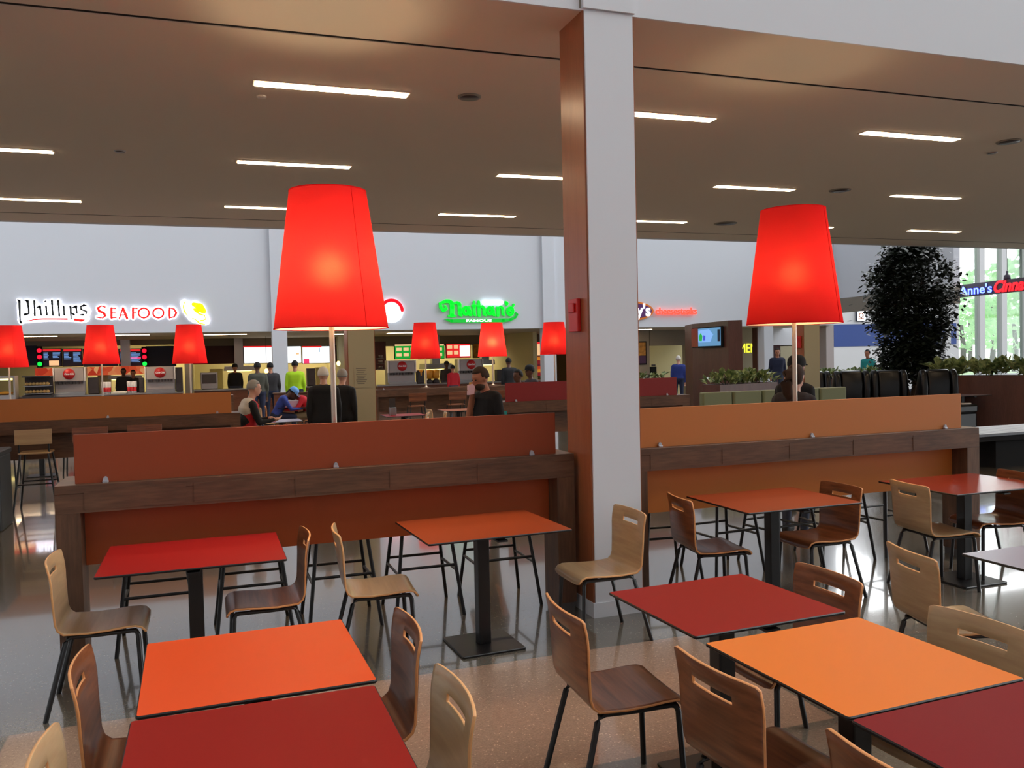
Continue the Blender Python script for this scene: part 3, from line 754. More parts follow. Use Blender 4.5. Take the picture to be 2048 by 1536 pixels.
screen(946, 687, 964, 716, YM-.02, 'poster_gold', 'narrow poster of a sandwich right of the red menu', name='food_poster')
screen(1069, 684, 1087, 712, YM-1.02, 'screen_food', 'pink menu screen above the sunset striped wall', parts=[('menu_header', 'screen_red', [(.0, .0, 1, .15)])])
tag(rect(1045, 683, 1068, 712, YM-1, .1).build('wall_panel', 'slot_black'), 'black wall panel above the sunset stripes', 'wall panel')
tag(rect(1045, 713, 1090, 752, YM-1, .1).build('striped_panel', 'sunset_stripes'), 'wall panel with orange, yellow and maroon horizontal stripes', 'wall panel')
tag(rect(1036, 683, 1045, 760, YM-1, .3).build('door_post', 'shop_grey'), 'grey post left of the sunset stripes', 'post')
tag(rect(750, 683, 772, 740, YM-1, .1).build('wall_panel', 'maroon_band'), 'dark maroon panel right of the beige column', 'wall panel')

# service counters of the shops (front counters with equipment)
def shop_counter(x0, x1, Y, label, m='store_wood', top='steel'):
    a = at(x0, 780, Y); b = at(x1, 780, Y)
    t = thing('service_counter', label, 'counter', ((a.x+b.x)/2, Y, 0)); w = (b.x-a.x)/2
    MB().box(-w, w, 0, .65, 0, .86).build('front_panel', m, t)
    MB().bbox(-w-.03, w+.03, -.04, .7, .86, .90, .01).build('worktop', top, t)
    return t
shop_counter(-60, 365, 28.2, 'service counter of the seafood restaurant')
shop_counter(388, 690, 29.5, 'service counter of the red-banded restaurant')
shop_counter(756, 1040, 28.2, 'service counter of the green-sign restaurant')
shop_counter(1046, 1088, 28.2, 'short service counter in front of the sunset stripes')

def drinks(x0, x1, Y, ytop, label):
    a = at(x0, ytop, Y); b = at(x1, ytop, Y); w = (b.x-a.x); H = a.z-.91
    t = thing('drink_dispenser', label, 'drink machine', ((a.x+b.x)/2, Y, .902))
    MB().bbox(-w/2, w/2, .12, .6, 0, H, .02).build('cabinet', 'steel', t)
    MB().bbox(-w/2+.03, w/2-.03, -.02, .119, H*.50, H-.01, .02).build('header_panel', 'machine_grey', t)
    d = MB().lathe([(0, 0), (.16, 0), (.16, .012), (0, .012)], n=28).build('logo_disc', 'logo_red', t)
    d.rotation_euler = (R(90), 0, 0); d.location = (0, -.022, H*.76)
    x = text('logo_script', 'Coca-Cola', .075, 'logo_white', (0, -.036, H*.76-.02), t, .002, .003, .35, .78, 'CENTER')
    nz = MB()
    for k in range(8):
        xx = -w/2+.1+(w-.2)*k/7; nz.box(xx-.03, xx+.03, .0, .1, H*.40, H*.49)
    nz.build('nozzle_row', 'machine_dark', t)
    MB().box(-w/2+.03, w/2-.03, .10, .119, .1, H*.40).build('splash_panel', 'machine_grey', t)
    MB().bbox(-w/2, w/2, -.1, .119, 0, .07, .01).build('drip_tray', 'steel', t)
    for sx in (-1, 1): MB().box(sx*w/2-.015, sx*w/2+.015, -.03, .13, H*.5, H).build('side_light', 'logo_white', t)
    return t
drinks(106, 169, 28.3, 735, 'steel drink dispenser with red disc logo, leftmost of the four')
drinks(290, 349, 28.3, 733, 'steel drink dispenser with red disc logo below the third distant lamp')
drinks(776, 831, 28.3, 721, 'steel drink dispenser with red disc logo right of the beige column')
drinks(918, 965, 28.3, 718, 'steel drink dispenser with red disc logo behind the man in black')

def item_box(px0, px1, y0, y1, Y, m, name, label, cat, d=.3, extra=None):
    a = at(px0, y1, Y); b = at(px1, y1, Y); z0 = at((px0+px1)/2, y1, Y).z; z1 = at((px0+px1)/2, y0, Y).z
    t = MB().bbox(a.x, b.x, Y, Y+d, z0, z1, .02).build(name, m); return tag(t, label, cat)
def on_counter(px0, px1, h, Y, m, name, label, cat, d=.3):
    a = at(px0, 780, Y); b = at(px1, 780, Y)
    t = thing(name, label, cat, ((a.x+b.x)/2, Y, .901)); w = (b.x-a.x)/2
    MB().bbox(-w, w, 0, d, .02, h, .02).build('body', m, t)
    MB().bbox(-w*.85, w*.85, -.012, -.001, h*.35, h*.9, .01).build('front', 'machine_dark', t)
    MB().box(-w*.9, w*.9, .02, d-.02, 0, .0199).build('foot', 'slot_black', t)
    return t
on_counter(176, 198, .5, 28.4, 'machine_dark', 'cash_register', 'dark cash register right of the leftmost drink dispenser', 'cash register')
on_counter(278, 288, .45, 28.4, 'machine_dark', 'cash_register', 'dark cash register left of the second drink dispenser', 'cash register')
on_counter(352, 366, .75, 28.4, 'machine_dark', 'coffee_machine', 'tall dark machine at the right end of the seafood counter', 'machine')
on_counter(402, 436, .55, 29.7, 'steel', 'warming_cabinet', 'steel warming cabinet on the counter right of the grey post', 'machine')
on_counter(615, 632, .6, 29.7, 'machine_dark', 'cash_register', 'dark cash register right of the worker in the yellow vest', 'cash register')
on_counter(836, 850, .45, 28.4, 'machine_dark', 'cash_register', 'dark register between the two right drink dispensers', 'cash register')
on_counter(995, 1010, .4, 28.4, 'machine_dark', 'cash_register', 'dark register right of the man in black', 'cash register')
# bakery case with rolls
a = at(47, 780, 27.8); b = at(104, 780, 27.8)
bk = thing('bakery_case', 'dark display case with two rows of rolls, left of the leftmost drink dispenser', 'display case', ((a.x+b.x)/2, 27.6, 0)); w = (b.x-a.x)/2
MB().box(-w, w, .0, .5, 0, .95).box(-w, w, .44, .5, .95, 1.5).box(-w, w, 0, .5, 1.46, 1.5).build('cabinet', 'machine_dark', bk)
for z in (1.0, 1.22): MB().box(-w+.02, w-.02, .05, .439, z-.02, z).build('shelf', 'steel', bk)
roll0 = None
for j, z in enumerate((1.0, 1.22)):
    for k in range(7):
        x = bk.location.x-w+.1+(2*w-.2)*k/6
        o = bpy.data.objects.new('bread_roll', roll0.data) if roll0 else MB().ell((0, 0, 0), (.055, .08, .05), 10, 6).build('bread_roll', 'bread')
        if roll0: COL.objects.link(o)
        roll0 = roll0 or o; o.location = (x, 27.75, z+.051)
        tag(o, 'golden bread roll, %s from the left on the %s shelf of the display case' % (('first', 'second', 'third', 'fourth', 'fifth', 'sixth', 'seventh')[k], ('lower', 'upper')[j]), 'bread roll', 'rolls on the %s shelf of the display case' % ('lower', 'upper')[j])
# warm case at the left edge
a = at(-10, 780, 28); b = at(36, 780, 28)
hc = thing('hot_food_case', 'glowing hot food case at the left edge', 'display case', ((a.x+b.x)/2, 27.6, 0)); w = (b.x-a.x)/2
MB().box(-w, w, 0, .5, 0, .98).box(-w, w, 0, .5, 1.45, 1.52).box(-w, -w+.04, 0, .5, .98, 1.45).box(w-.04, w, 0, .5, .98, 1.45).build('cabinet', 'machine_grey', hc)
MB().box(-w+.1, w-.1, .2, .26, 1.40, 1.449).build('heat_lamp', 'kitchen_glow', hc)
MB().ell((0, .25, 1.03), (w*.7, .15, .05), 12, 6).build('food_tray', 'sauce_yellow', hc)
# stacks of cups
cup0 = thing('cup_stack', '', 'cup stack')
MB().lathe([(0, 0), (.045, 0), (.06, .34), (.05, .36), (0, .36)], n=16).build('cups', 'logo_white', cup0)
MB().lathe([(.0485, .06), (.056, .26), (.0545, .26), (.0475, .06)], n=16).build('print_band', 'logo_red', cup0)
used = [False]
for k, (px_, lab) in enumerate(((206, 'left one of a pair'), (213, 'beside the register'), (218, 'next to the white tray'), (258, 'first right of the white tray'), (264, 'second right of the white tray'), (270, 'third right of the white tray'))):
    place(cup0, used, (at(px_, 780, 28.3).x, 28.35, .902), 0, 'stack of white and red cups on the seafood counter, '+lab, 'cup stacks on the seafood counter')
t = thing('serving_tray', 'white paper tray between the cup stacks', 'tray', (at(238, 780, 28.3).x, 28.35, .902)); MB().bbox(-.22, .22, -.1, .15, 0, .06, .03).build('tray', 'paper', t); MB().box(-.16, .16, -.06, .1, .0605, .068).build('liner', 'logo_white', t)

# kitchen fittings behind the counters: extractor hoods, shelves, hanging lights
def hood(x0, x1, y0, y1, Y, label):
    a = at(x0, y0, Y); b = at(x1, y0, Y); z1 = a.z; z0 = at((x0+x1)/2, y1, Y).z
    t = thing('kitchen_hood', label, 'hood', ((a.x+b.x)/2, Y, z0)); w = (b.x-a.x)/2; h = z1-z0
    MB().prism([(-w, 0), (w, 0), (w*.94, h), (-w*.94, h)], 0, 1.0).build('canopy', 'steel', t)
    MB().box(-w*.8, w*.8, .2, .5, -.03, -.001).build('light_tube', 'kitchen_glow', t)
    MB().box(-.15, .15, .4, .7, h+.001, FZ-z0-.001).build('duct', 'steel', t)
hood(448, 510, 733, 741, 32.4, 'kitchen hood with a bright light below the left white menu screen')
hood(850, 905, 728, 738, 31.5, 'kitchen hood with yellow light behind the red menu screen')
hood(965, 990, 720, 729, 31.5, 'lit kitchen hood behind the head of the man in black')
hood(215, 285, 752, 758, 32.2, 'kitchen hood below the seafood picture panel')
for px_, y_, lab in ((677, 727, 'right of the lamp pole'), (690, 748, 'lower one beside the beige column'), (533, 742, 'left of the white pillar')):
    q = at(px_, y_, 31); t = thing('pendant_light', 'small glowing kitchen pendant '+lab, 'lamp', q)
    MB().ell((0, 0, 0), (.07, .07, .09), 14, 8).build('globe', 'kitchen_glow', t); MB().tube([(0, 0, .091), (0, 0, FZ-q.z)], .006, 6).build('cord', 'slot_black', t)
for x0, x1, y0, y1, Y, m, lab in ((420, 446, 738, 790, 34, 'cream_wall', 'pale kitchen partition right of the grey post'), (195, 222, 745, 785, 34, 'beige_paint', 'pale kitchen cupboard behind the seafood counter'),
                               (632, 642, 735, 790, 33.5, 'cream_wall', 'narrow cream kitchen partition beside the lamp pole'), (885, 905, 735, 780, 34, 'steel', 'steel kitchen cupboard behind the green-sign counter')):
    t = thing('kitchen_cupboard', lab, 'cupboard', (at((x0+x1)/2, 760, Y).x, Y, 0)); w = (at(x1, 760, Y).x-at(x0, 760, Y).x)/2; h = at(x0, y0, Y).z
    MB().box(-w, w, 0, .4, 0, h).build('body', m, t); MB().box(-w*.92, w*.92, -.02, -.001, .1, h-.08).build('door', m, t)
# yellow juice tanks / sauce bottles
jug0 = thing('juice_dispenser', '', 'juice dispenser')
MB().lathe([(0, 0), (.12, 0), (.12, .1), (.06, .12), (.06, .16), (0, .16)], n=18).build('base', 'machine_dark', jug0)
MB().lathe([(.0, .161), (.11, .161), (.12, .45), (.0, .47)], n=18).build('tank', 'sauce_yellow', jug0)
used = [False]
for px_, lab in ((843, 'left one'), (861, 'middle one'), (874, 'right one')):
    place(jug0, used, (at(px_, 780, 28.4).x, 28.5, .902), 0, 'yellow juice dispenser on the green-sign counter, '+lab, 'yellow juice dispensers')
# pots and shelf of plates right of beige column
sh = thing('wall_shelf', 'small wall shelf of dark pots right of the beige column', 'shelf', (at(762, 735, 30).x, 30, 0))
for y_ in (716, 727, 738): MB().box(-.12, .12, 0, .2, at(762, y_, 30).z-.02, at(762, y_, 30).z).build('board', 'machine_dark', sh)
for y_, lab in ((716, 'top'), (727, 'middle'), (738, 'bottom')):
    q = at(762, y_, 30); o = MB().lathe([(0, 0), (.07, 0), (.08, .09), (.07, .1), (0, .1)], (0, 0, 0), 16).build('cooking_pot', 'machine_dark'); o.location = (q.x, 30.1, q.z+.001)
    tag(o, 'dark pot on the %s board of the small wall shelf' % lab, 'pot')

# hallway right of the tall column
def wallpx(x0, x1, y0, y1, Y, m, nm, d=.2):
    return struct(rect(x0, y0, x1, y1, Y, d).build(nm, m))
HY = 29.5
wallpx(1262, 1300, 655, 860, HY, 'shop_grey', 'wall_hall_1'); wallpx(1371, 1480, 655, 860, HY, 'shop_grey', 'wall_hall_2')
wallpx(1300, 1371, 655, 691, HY, 'shop_grey', 'wall_hall_3')
q0 = at(1300, 700, HY); struct(MB().box(q0.x-.1, q0.x+2.2, 34, 34.2, 0, FZ).build('wall_hall_4', 'cream_wall'))
po = thing('framed_poster', 'gold and purple framed poster right of the tall white column', 'poster', at(1282, 706, HY-.02))
MB().box(-.24, .24, 0, .018, -.45, .45).build('frame', 'slot_black', po); MB().box(-.2, .2, -.006, -.0005, -.1, .4).build('picture', 'poster_gold', po); MB().box(-.2, .2, -.006, -.0005, -.4, -.11).build('lower_picture', 'poster_purple', po)
wf = thing('wall_phone', 'black wall phone in the hallway', 'phone', at(1307, 738, 33.9)); MB().bbox(-.16, .16, 0, .09, -.3, .1, .02).build('body', 'slot_black', wf); MB().box(-.1, .1, -.01, -.001, .12, .2).build('hood', 'machine_dark', wf)
# pieces of wall between the kiosk and the beige column
MY = 27.5
wallpx(1478, 1516, 655, 860, MY+1, 'beige_paint', 'wall_restroom')
tag(rect(1515, 655, 1527, 860, MY, .3).build('timber_post', 'dark_wood'), 'brown timber post right of the yellow sign', 'post')
pilaster(1528, 1546, 'white pillar left of the right lamp pole')
tag(rect(1546, 690, 1562, 860, MY, .2).build('wall_panel', 'maroon_band'), 'dark red wall panel right of the white pillar', 'wall panel')
wallpx(1546, 1612, 655, 692, MY+1.5, 'far_white', 'wall_restroom_2'); wallpx(1560, 1600, 690, 860, MY+1.5, 'beige_paint', 'wall_restroom_3')
tag(rect(1640, 655, 1653, 860, MY, .2).build('timber_post', 'dark_wood'), 'dark timber post right of the distant beige column', 'post')
tag(rect(1653, 600, 1668, 860, 26.3, .4).build('pilaster', 'machine_grey'), 'grey pillar at the left of the blue wall band', 'column')

# right-hand corner: bulkhead running towards us, shop wall with blue band, glazing
p0 = at(1668, 598, YB); p1 = at(1668, 626, YB)
YE = 20.6
struct(MB().box(XR, XR+.25, YE, YB+.3, p0.z, 5.7).build('wall_right', 'far_white'))
struct(MB().box(XR+.0, XR+.25, YE, YB+.3, p1.z, p0.z).build('trim_4', 'shop_grey'))
YW = 31.0
struct(rect(1660, 520, 1918, 800, YW, .2).build('wall_corner', 'wall_white'))
tag(rect(1668, 647.5, 1913, 691, YW-.02, .015).build('blue_band', 'blue_band'), 'wide plain blue band painted on the white wall behind the tree', 'wall panel')
# glazing
xg0 = at(1893, 700, YW).x; xg = xg0
struct(MB().box(xg0, xg0+40, YW+.05, YW+.06, .4, 9.4).build('window_1', 'window_glass'))
mm = []
for x in (1893, 1962, 2006, 2052, 2096): mm.append(at(x, 700, YW).x)
k = 0
for x in mm + [mm[-1]+2*j for j in range(1, 12)]:
    k += 1; struct(MB().box(x-.16, x+.16, YW-.1, YW+.2, 0, 9.5).build('trim_%d' % (10+k), 'wall_white'))
for z in (.0, 7.5): struct(MB().box(xg0, xg0+40, YW-.03, YW+.16, z, z+(.4 if z == 0 else .12)).build('trim_%d' % (40+int(z)), 'wall_white'))
# trees and lawn outside
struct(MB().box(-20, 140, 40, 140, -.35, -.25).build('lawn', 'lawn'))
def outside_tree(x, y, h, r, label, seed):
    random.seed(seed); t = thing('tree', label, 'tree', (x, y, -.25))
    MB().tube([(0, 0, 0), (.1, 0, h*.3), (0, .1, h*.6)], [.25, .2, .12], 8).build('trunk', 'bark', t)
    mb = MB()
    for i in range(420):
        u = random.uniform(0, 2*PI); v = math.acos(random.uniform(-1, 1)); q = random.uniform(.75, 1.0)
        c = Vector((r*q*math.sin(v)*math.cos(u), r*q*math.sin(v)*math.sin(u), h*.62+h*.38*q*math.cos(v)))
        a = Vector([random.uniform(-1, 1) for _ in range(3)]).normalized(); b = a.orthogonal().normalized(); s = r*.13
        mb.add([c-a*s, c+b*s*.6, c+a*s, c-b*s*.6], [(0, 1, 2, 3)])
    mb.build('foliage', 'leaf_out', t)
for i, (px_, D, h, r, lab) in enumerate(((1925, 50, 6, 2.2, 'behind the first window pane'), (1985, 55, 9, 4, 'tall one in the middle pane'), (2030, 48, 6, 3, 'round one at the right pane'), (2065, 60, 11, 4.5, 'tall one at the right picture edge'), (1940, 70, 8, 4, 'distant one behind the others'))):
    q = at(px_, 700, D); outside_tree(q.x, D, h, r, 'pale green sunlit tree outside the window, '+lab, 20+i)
# hanging sign beam
bl = atz(1898, 573, 3.75); br = atz(2052, 554, 3.75)
dirv = (br-bl).normalized(); ang = math.atan2(dirv.y, dirv.x)
st = thing('hanging_sign', 'dark hanging sign beam with blue and red lit lettering in front of the window', 'sign', (bl.x, bl.y, 3.35), ang)
Lb = (br-bl).length; hb = .52
MB().box(-1.2, Lb+3, 0, .14, 0, hb-.12).build('beam', 'sign_bar', st)
def fit_text(name, body, x0, x1, z0, z1, y, m, parent, **kw):
    o = text(name, body, 1, m, (0, 0, 0), parent, **kw); me = o.data
    xs = [v.co.x for v in me.vertices]; zs = [v.co.z for v in me.vertices]
    sx = (x1-x0)/(max(xs)-min(xs)); sz = (z1-z0)/(max(zs)-min(zs)); mx, mz = min(xs), min(zs)
    for v in me.vertices: v.co.x = x0+(v.co.x-mx)*sx; v.co.z = z0+(v.co.z-mz)*sz; v.co.y = y+v.co.y
    return o
LX = Lb/154.0
fit_text('letters_glow', "AuntieAnne's", -42*LX, 92*LX, .04, .36, -.02, 'blue_glow', st, extrude=.004, offset=.05)
fit_text('letters', "AuntieAnne's", -42*LX, 92*LX, .05, .35, -.035, 'blue_neon', st, extrude=.006, offset=.005)
fit_text('letters_red', "Cinnabon", 96*LX, 190*LX, .02, .40, -.035, 'red_neon', st, extrude=.006, offset=.035, shear=.3)
for xx in (14*LX, 116*LX):
    MB().tube([(xx, .07, hb-.121), (xx, .07, 5.5)], .008, 6).build('hanger_rod', 'sign_bar', st)
    MB().lathe([(0, 0), (.10, 0), (.09, .12), (.03, .16), (.03, .26), (0, .26)], (xx, .07, hb-.12), 12).build('spot_fixture', 'sign_bar', st)
# shop emblem tile
q = at(1722, 632, YW-.06); t = thing('emblem_sign', 'square white lit sign with yellow emblem and dark edge, left of the tree', 'sign', q)
MB().bbox(-.26, .26, 0, .05, -.24, .24, .06).build('case', 'navy_band', t)
MB().bbox(-.21, .21, -.012, -.001, -.21, .21, .05).build('face', 'screen_white', t)
mb = MB(); mb.ribbon([(.11*math.cos(a_), .03+.1*math.sin(a_)) for a_ in [2*PI*j/10 for j in range(11)]], .045, -.02, -.0125); mb.ribbon([(-.14, -.12), (.14, -.12)], .04, -.02, -.0125); mb.ribbon([(0, -.07), (0, -.12)], .05, -.02, -.0125); mb.build('emblem', 'oval_orange', t)

# ------------------------------------------------------------------ wall signs
def strokes(ss, ox, oy, k, Y, w_over=None, y0=-.02, y1=0.0, name='letters', m='letter_black', parent=None, grow=0):
    mb = MB(); p = parent.location
    for pts, w in ss:
        P = []
        for u, v in pts: q = at(ox+u/k, oy+v/k, Y); P.append((q.x-p.x, q.z-p.z))
        mpp = (at(ox+pts[0][0]/k+1, oy, Y).x-at(ox+pts[0][0]/k, oy, Y).x)/k
        ws = w if isinstance(w, (list, tuple)) else [w]*len(pts)
        mb.ribbon(P, [(w_over if w_over else x+grow)*mpp for x in ws], y0, y1)
    return mb.build(name, m, parent)
def ring(cx, cy, rx, ry, n=16): return [(cx+rx*math.cos(2*PI*j/n), cy+ry*math.sin(2*PI*j/n)) for j in range(n+1)]
YS = YB-.062
ph = thing('seafood_sign', 'lit wall sign Phillips Seafood with black and red letters, white halo and yellow crab', 'sign', at(230, 625, YS))
P1 = [([(78, 98), (92, 106), (100, 300), (108, 316)], [8, 18, 9, 18]), ([(150, 103), (172, 108), (180, 160), (186, 228)], [6, 22, 12, 10]), ([(186, 228), (146, 240)], [10, 22]),
      ([(238, 108), (240, 170), (243, 250)], [14, 10, 12]), ([(262, 172), (292, 162), (300, 200), (307, 246)], [6, 22, 10, 10]), ([(352, 160), (357, 200), (361, 242)], [14, 8, 12]), ([(342, 112), (350, 108)], 8),
      ([(410, 106), (414, 170), (420, 246)], [16, 9, 12]), ([(471, 106), (475, 170), (482, 252)], [16, 9, 12]), ([(524, 162), (527, 200), (531, 242)], [14, 8, 12]),
      ([(584, 160), (592, 168), (596, 282)], [8, 16, 7]), ([(612, 172), (645, 162), (650, 190), (654, 226)], [6, 22, 9, 8]), ([(598, 222), (625, 240)], [6, 16]),
      ([(742, 150), (722, 150), (692, 160), (694, 188), (722, 200), (745, 208), (744, 232)], [6, 18, 8, 10, 10, 10, 6]), ([(690, 242), (716, 242)], [8, 16])]
P2 = [([(172, 300), (260, 287), (350, 283), (558, 284)], [2, 8, 12, 14]), ([(634, 290), (700, 298), (724, 292)], [20, 22, 6])]
SF = [([(925, 166), (890, 156), (858, 176), (872, 206), (915, 226), (930, 250), (905, 274), (850, 266)], [14, 8, 20, 24, 24, 20, 8, 12]),
      ([(990, 176), (990, 274)], 18), ([(990, 178), (1030, 180)], 11), ([(990, 224), (1024, 224)], 11), ([(990, 272), (1032, 270)], 11),
      ([(1102, 176), (1068, 276)], 11), ([(1102, 178), (1142, 274)], 22), ([(1084, 245), (1124, 245)], 10), ([(1200, 176), (1200, 274)], 18), ([(1200, 178), (1240, 180)], 11), ([(1200, 224), (1232, 224)], 11),
      (ring(1305, 225, 52, 47), 14), (ring(1447, 225, 52, 47), 14), ([(1556, 176), (1556, 272)], 16), ([(1556, 176), (1600, 186), (1622, 224), (1600, 262), (1556, 272)], [8, 14, 18, 14, 8])]
k5 = 2048/420
strokes(P1+P2, 20, 580, k5, YS, None, 0.0, .05, 'halo', 'halo_white', ph, grow=30)
strokes([([(100, 150), (110, 290)], 70), ([(110, 290), (400, 270), (740, 280)], 80), ([(180, 170), (330, 190), (500, 200), (740, 210)], 110)], 20, 580, k5, YS, None, .0, .05, 'halo', 'halo_white', ph)
strokes(SF, 20, 580, k5, YS, None, 0.0, .05, 'halo', 'halo_white', ph, grow=30)
strokes(P1, 20, 580, k5, YS, None, -.03, -.002, 'letters', 'letter_black', ph, grow=7)
strokes(P2, 20, 580, k5, YS, None, -.03, -.002, 'underline', 'letter_red', ph, grow=7)
strokes(SF, 20, 580, k5, YS, None, -.03, -.002, 'red_letters', 'letter_red', ph, grow=4)
crab = [([(1700, 130), (1740, 200), (1800, 250), (1880, 280), (1905, 300)], [90, 120, 150, 130, 100]), ([(1800, 150), (1860, 200)], [110, 120])]
strokes(crab, 20, 580, k5, YS, None, 0, .05, 'halo', 'halo_white', ph)
strokes([([(1790, 140), (1850, 165), (1885, 205)], [40, 80, 60]), ([(1830, 210), (1800, 190)], [40, 30]), ([(1840, 230), (1900, 250), (1905, 290), (1860, 300)], [20, 10, 10, 16])], 20, 580, k5, YS, None, -.03, -.002, 'crab_body', 'crab_yellow', ph)
for cl in (([(1700, 120), (1690, 160), (1700, 205), (1735, 260)], [12, 12, 16, 6]), ([(1770, 270), (1810, 290), (1850, 325), (1900, 335)], [6, 12, 14, 10])):
    strokes([cl], 20, 580, k5, YS, None, -.03, -.002, 'crab_claw', 'crab_yellow', ph)

na = thing('green_sign', "green glowing wall sign Nathan's Famous with swash underline", 'sign', at(955, 622, YS))
k6 = 10.24
NT = [([(196, 218), (260, 200), (330, 175), (400, 180), (445, 215), (455, 300), (452, 470)], [20, 50, 60, 64, 76, 82, 84]), ([(215, 235), (222, 310), (280, 365), (335, 335), (318, 280), (295, 265)], [50, 56, 66, 50, 28, 14]), ([(380, 478), (525, 478)], 26),
      ([(480, 225), (555, 205), (605, 240), (612, 360), (615, 440), (650, 475)], [30, 50, 70, 76, 70, 30]), (ring(735, 375, 50, 75), 48), ([(800, 290), (812, 380), (820, 450), (850, 472)], [30, 60, 56, 24]),
      ([(905, 185), (905, 300), (905, 440), (935, 472)], [30, 54, 54, 24]), ([(860, 268), (965, 268)], 26), ([(1000, 185), (1008, 300), (1010, 470)], [40, 60, 56]), ([(1020, 300), (1075, 285), (1110, 330), (1112, 440), (1145, 472)], [20, 44, 56, 50, 24]),
      (ring(1225, 375, 48, 72), 44), ([(1290, 290), (1300, 380), (1306, 450), (1335, 472)], [28, 54, 50, 22]), ([(1372, 300), (1395, 340), (1395, 470)], [24, 52, 50]), ([(1400, 305), (1455, 290), (1492, 330), (1496, 440), (1530, 472)], [20, 42, 52, 48, 22]),
      ([(1550, 190), (1572, 225), (1580, 268)], [30, 66, 14]), (ring(1645, 385, 62, 80), 34), ([(1700, 330), (1640, 330), (1620, 365), (1670, 390), (1690, 420), (1640, 440)], 26), ([(1715, 250), (1700, 290), (1660, 310)], [40, 20, 14])]
NS = [([(300, 548), (370, 560), (440, 580), (1000, 576), (1500, 570), (1650, 555), (1750, 510), (1790, 450), (1760, 400)], [4, 36, 66, 72, 76, 60, 46, 40, 12])]
strokes(NT, 860, 585, k6, YS, None, .0, .06, 'letter_sides', 'letter_green_dim', na, grow=8)
strokes(NT, 860, 585, k6, YS, None, -.02, -.001, 'letters', 'letter_green', na)
strokes(NS, 860, 585, k6, YS, None, .0, .06, 'swash', 'letter_green_dim', na)
fx = lambda u, v: at(860+u/k6, 585+v/k6, YS)
fit_text('famous_letters', 'FAMOUS', fx(725, 0).x-na.location.x, fx(1250, 0).x-na.location.x, fx(990, 602).z-na.location.z, fx(990, 550).z-na.location.z, -.012, 'screen_white', na, extrude=.006, offset=.03)
strokes([([(1105, 205), (1450, 205)], 96)], 860, 585, k6, YS, None, -.04, -.021, 'plate', 'screen_white', na)

# round lit sign half hidden by the lamp: plain disc (its mascot picture is left out)
q = at(783, 622, YS); t = thing('round_sign', 'round white lit wall sign with red top, half hidden behind the big left lamp', 'sign', q); rr_ = .36
MB().prism([(rr_*math.cos(2*PI*j/32), rr_*math.sin(2*PI*j/32)) for j in range(32)], -.02, .05).build('disc', 'screen_white', t)
MB().ribbon([(rr_*.9*math.cos(a_), rr_*.9*math.sin(a_)) for a_ in [PI*(.02+.06*j) for j in range(17)]], .10, -.035, -.021).build('red_arc', 'red_neon', t)
ov = thing('oval_sign', "orange and purple oval sign ending in y's, followed by red lit cheesesteaks lettering", 'sign', at(1300, 622, YS))
oc = at(1258, 622, YS); ox_ = oc.x-ov.location.x; oz_ = oc.z-ov.location.z; mp_ = (at(1259, 622, YS).x-oc.x)
MB().prism([(ox_+50*mp_*math.cos(2*PI*j/40), oz_+18*mp_*math.sin(2*PI*j/40)) for j in range(40)], 0, .06).build('oval_border', 'oval_orange', ov)
MB().prism([(ox_+46*mp_*math.cos(2*PI*j/40), oz_+14.5*mp_*math.sin(2*PI*j/40)) for j in range(40)], -.01, -.0005).build('oval_face', 'oval_purple', ov)
def pxr(x0, x1, y0, y1, o, Y=YS): return (at(x0, y1, Y).x-o.x, at(x1, y1, Y).x-o.x, at((x0+x1)/2, y1, Y).z-o.z, at((x0+x1)/2, y0, Y).z-o.z)
fit_text('oval_letters', "y's", *pxr(1272, 1301, 607, 640, ov.location), -.02, 'screen_white', ov, extrude=.006, offset=.03)
fit_text('red_letters', 'cheesesteaks', *pxr(1311, 1393, 615, 629, ov.location), -.02, 'letter_coral', ov, extrude=.02, offset=.012)
mn = thing('restroom_sign', 'yellow neon MEN sign right of the wooden screen wall', 'sign', at(1500, 696, MY+.978))
fit_text('letters', 'MEN', *pxr(1480, 1513, 687, 705, mn.location, MY+.978), .01, 'yellow_neon', mn, extrude=.006, offset=0)

# ------------------------------------------------------------------ wooden kiosk wall with a television
KZ = 2.5
A = atz(1384, 648, KZ); B = atz(1456, 641, KZ); C_ = atz(1484, 640, KZ)
ks = thing('screen_wall', 'tall brown wooden wall block carrying a television', 'partition', (B.x, B.y, 0))
A2, C2 = A-B, C_-B; off = Vector((.5, 1.2, 0))
MB().prism([(A2.x, A2.y), (0, 0), (C2.x, C2.y), (C2.x+off.x, C2.y+off.y), (A2.x+off.x, A2.y+off.y)], 0, KZ, 0, 'XY').build('timber_panel', 'dark_wood', ks)
dv = (B-A).normalized(); angk = math.atan2(dv.y, dv.x); Lk = (B-A).length
nrm = Vector((dv.y, -dv.x, 0))
if nrm.dot(Vector((0, 0, 0))-Vector((A.x, A.y, 0))) < 0: nrm = -nrm
sp_ = thing('orange_panel', 'square orange-red panel left of the television', 'wall panel', A+nrm*.015+Vector((0, 0, -KZ)), angk)
sgn = -1
MB().box(.02, Lk*.235, -.02, .01, KZ-.61, KZ-.13).build('panel', 'lam_vermilion', sp_)
MB().box(.0, Lk*.25, .0101, .0139, KZ-.63, KZ-.11).build('backing', 'slot_black', sp_)
tv = thing('television', 'wall television showing a blue and green weather map', 'television', A+nrm*.02+Vector((0, 0, -KZ)), angk)
x0_, x1_, z0_, z1_ = Lk*.25, Lk*.90, KZ-.64, KZ-.12
MB().bbox(x0_, x1_, -.06, .0, z0_, z1_, .01).build('bezel', 'slot_black', tv)
MB().box(x0_+.03, x1_-.03, -.066, -.0605, z0_+.04, z1_-.03).build('display', 'screen_blue', tv)
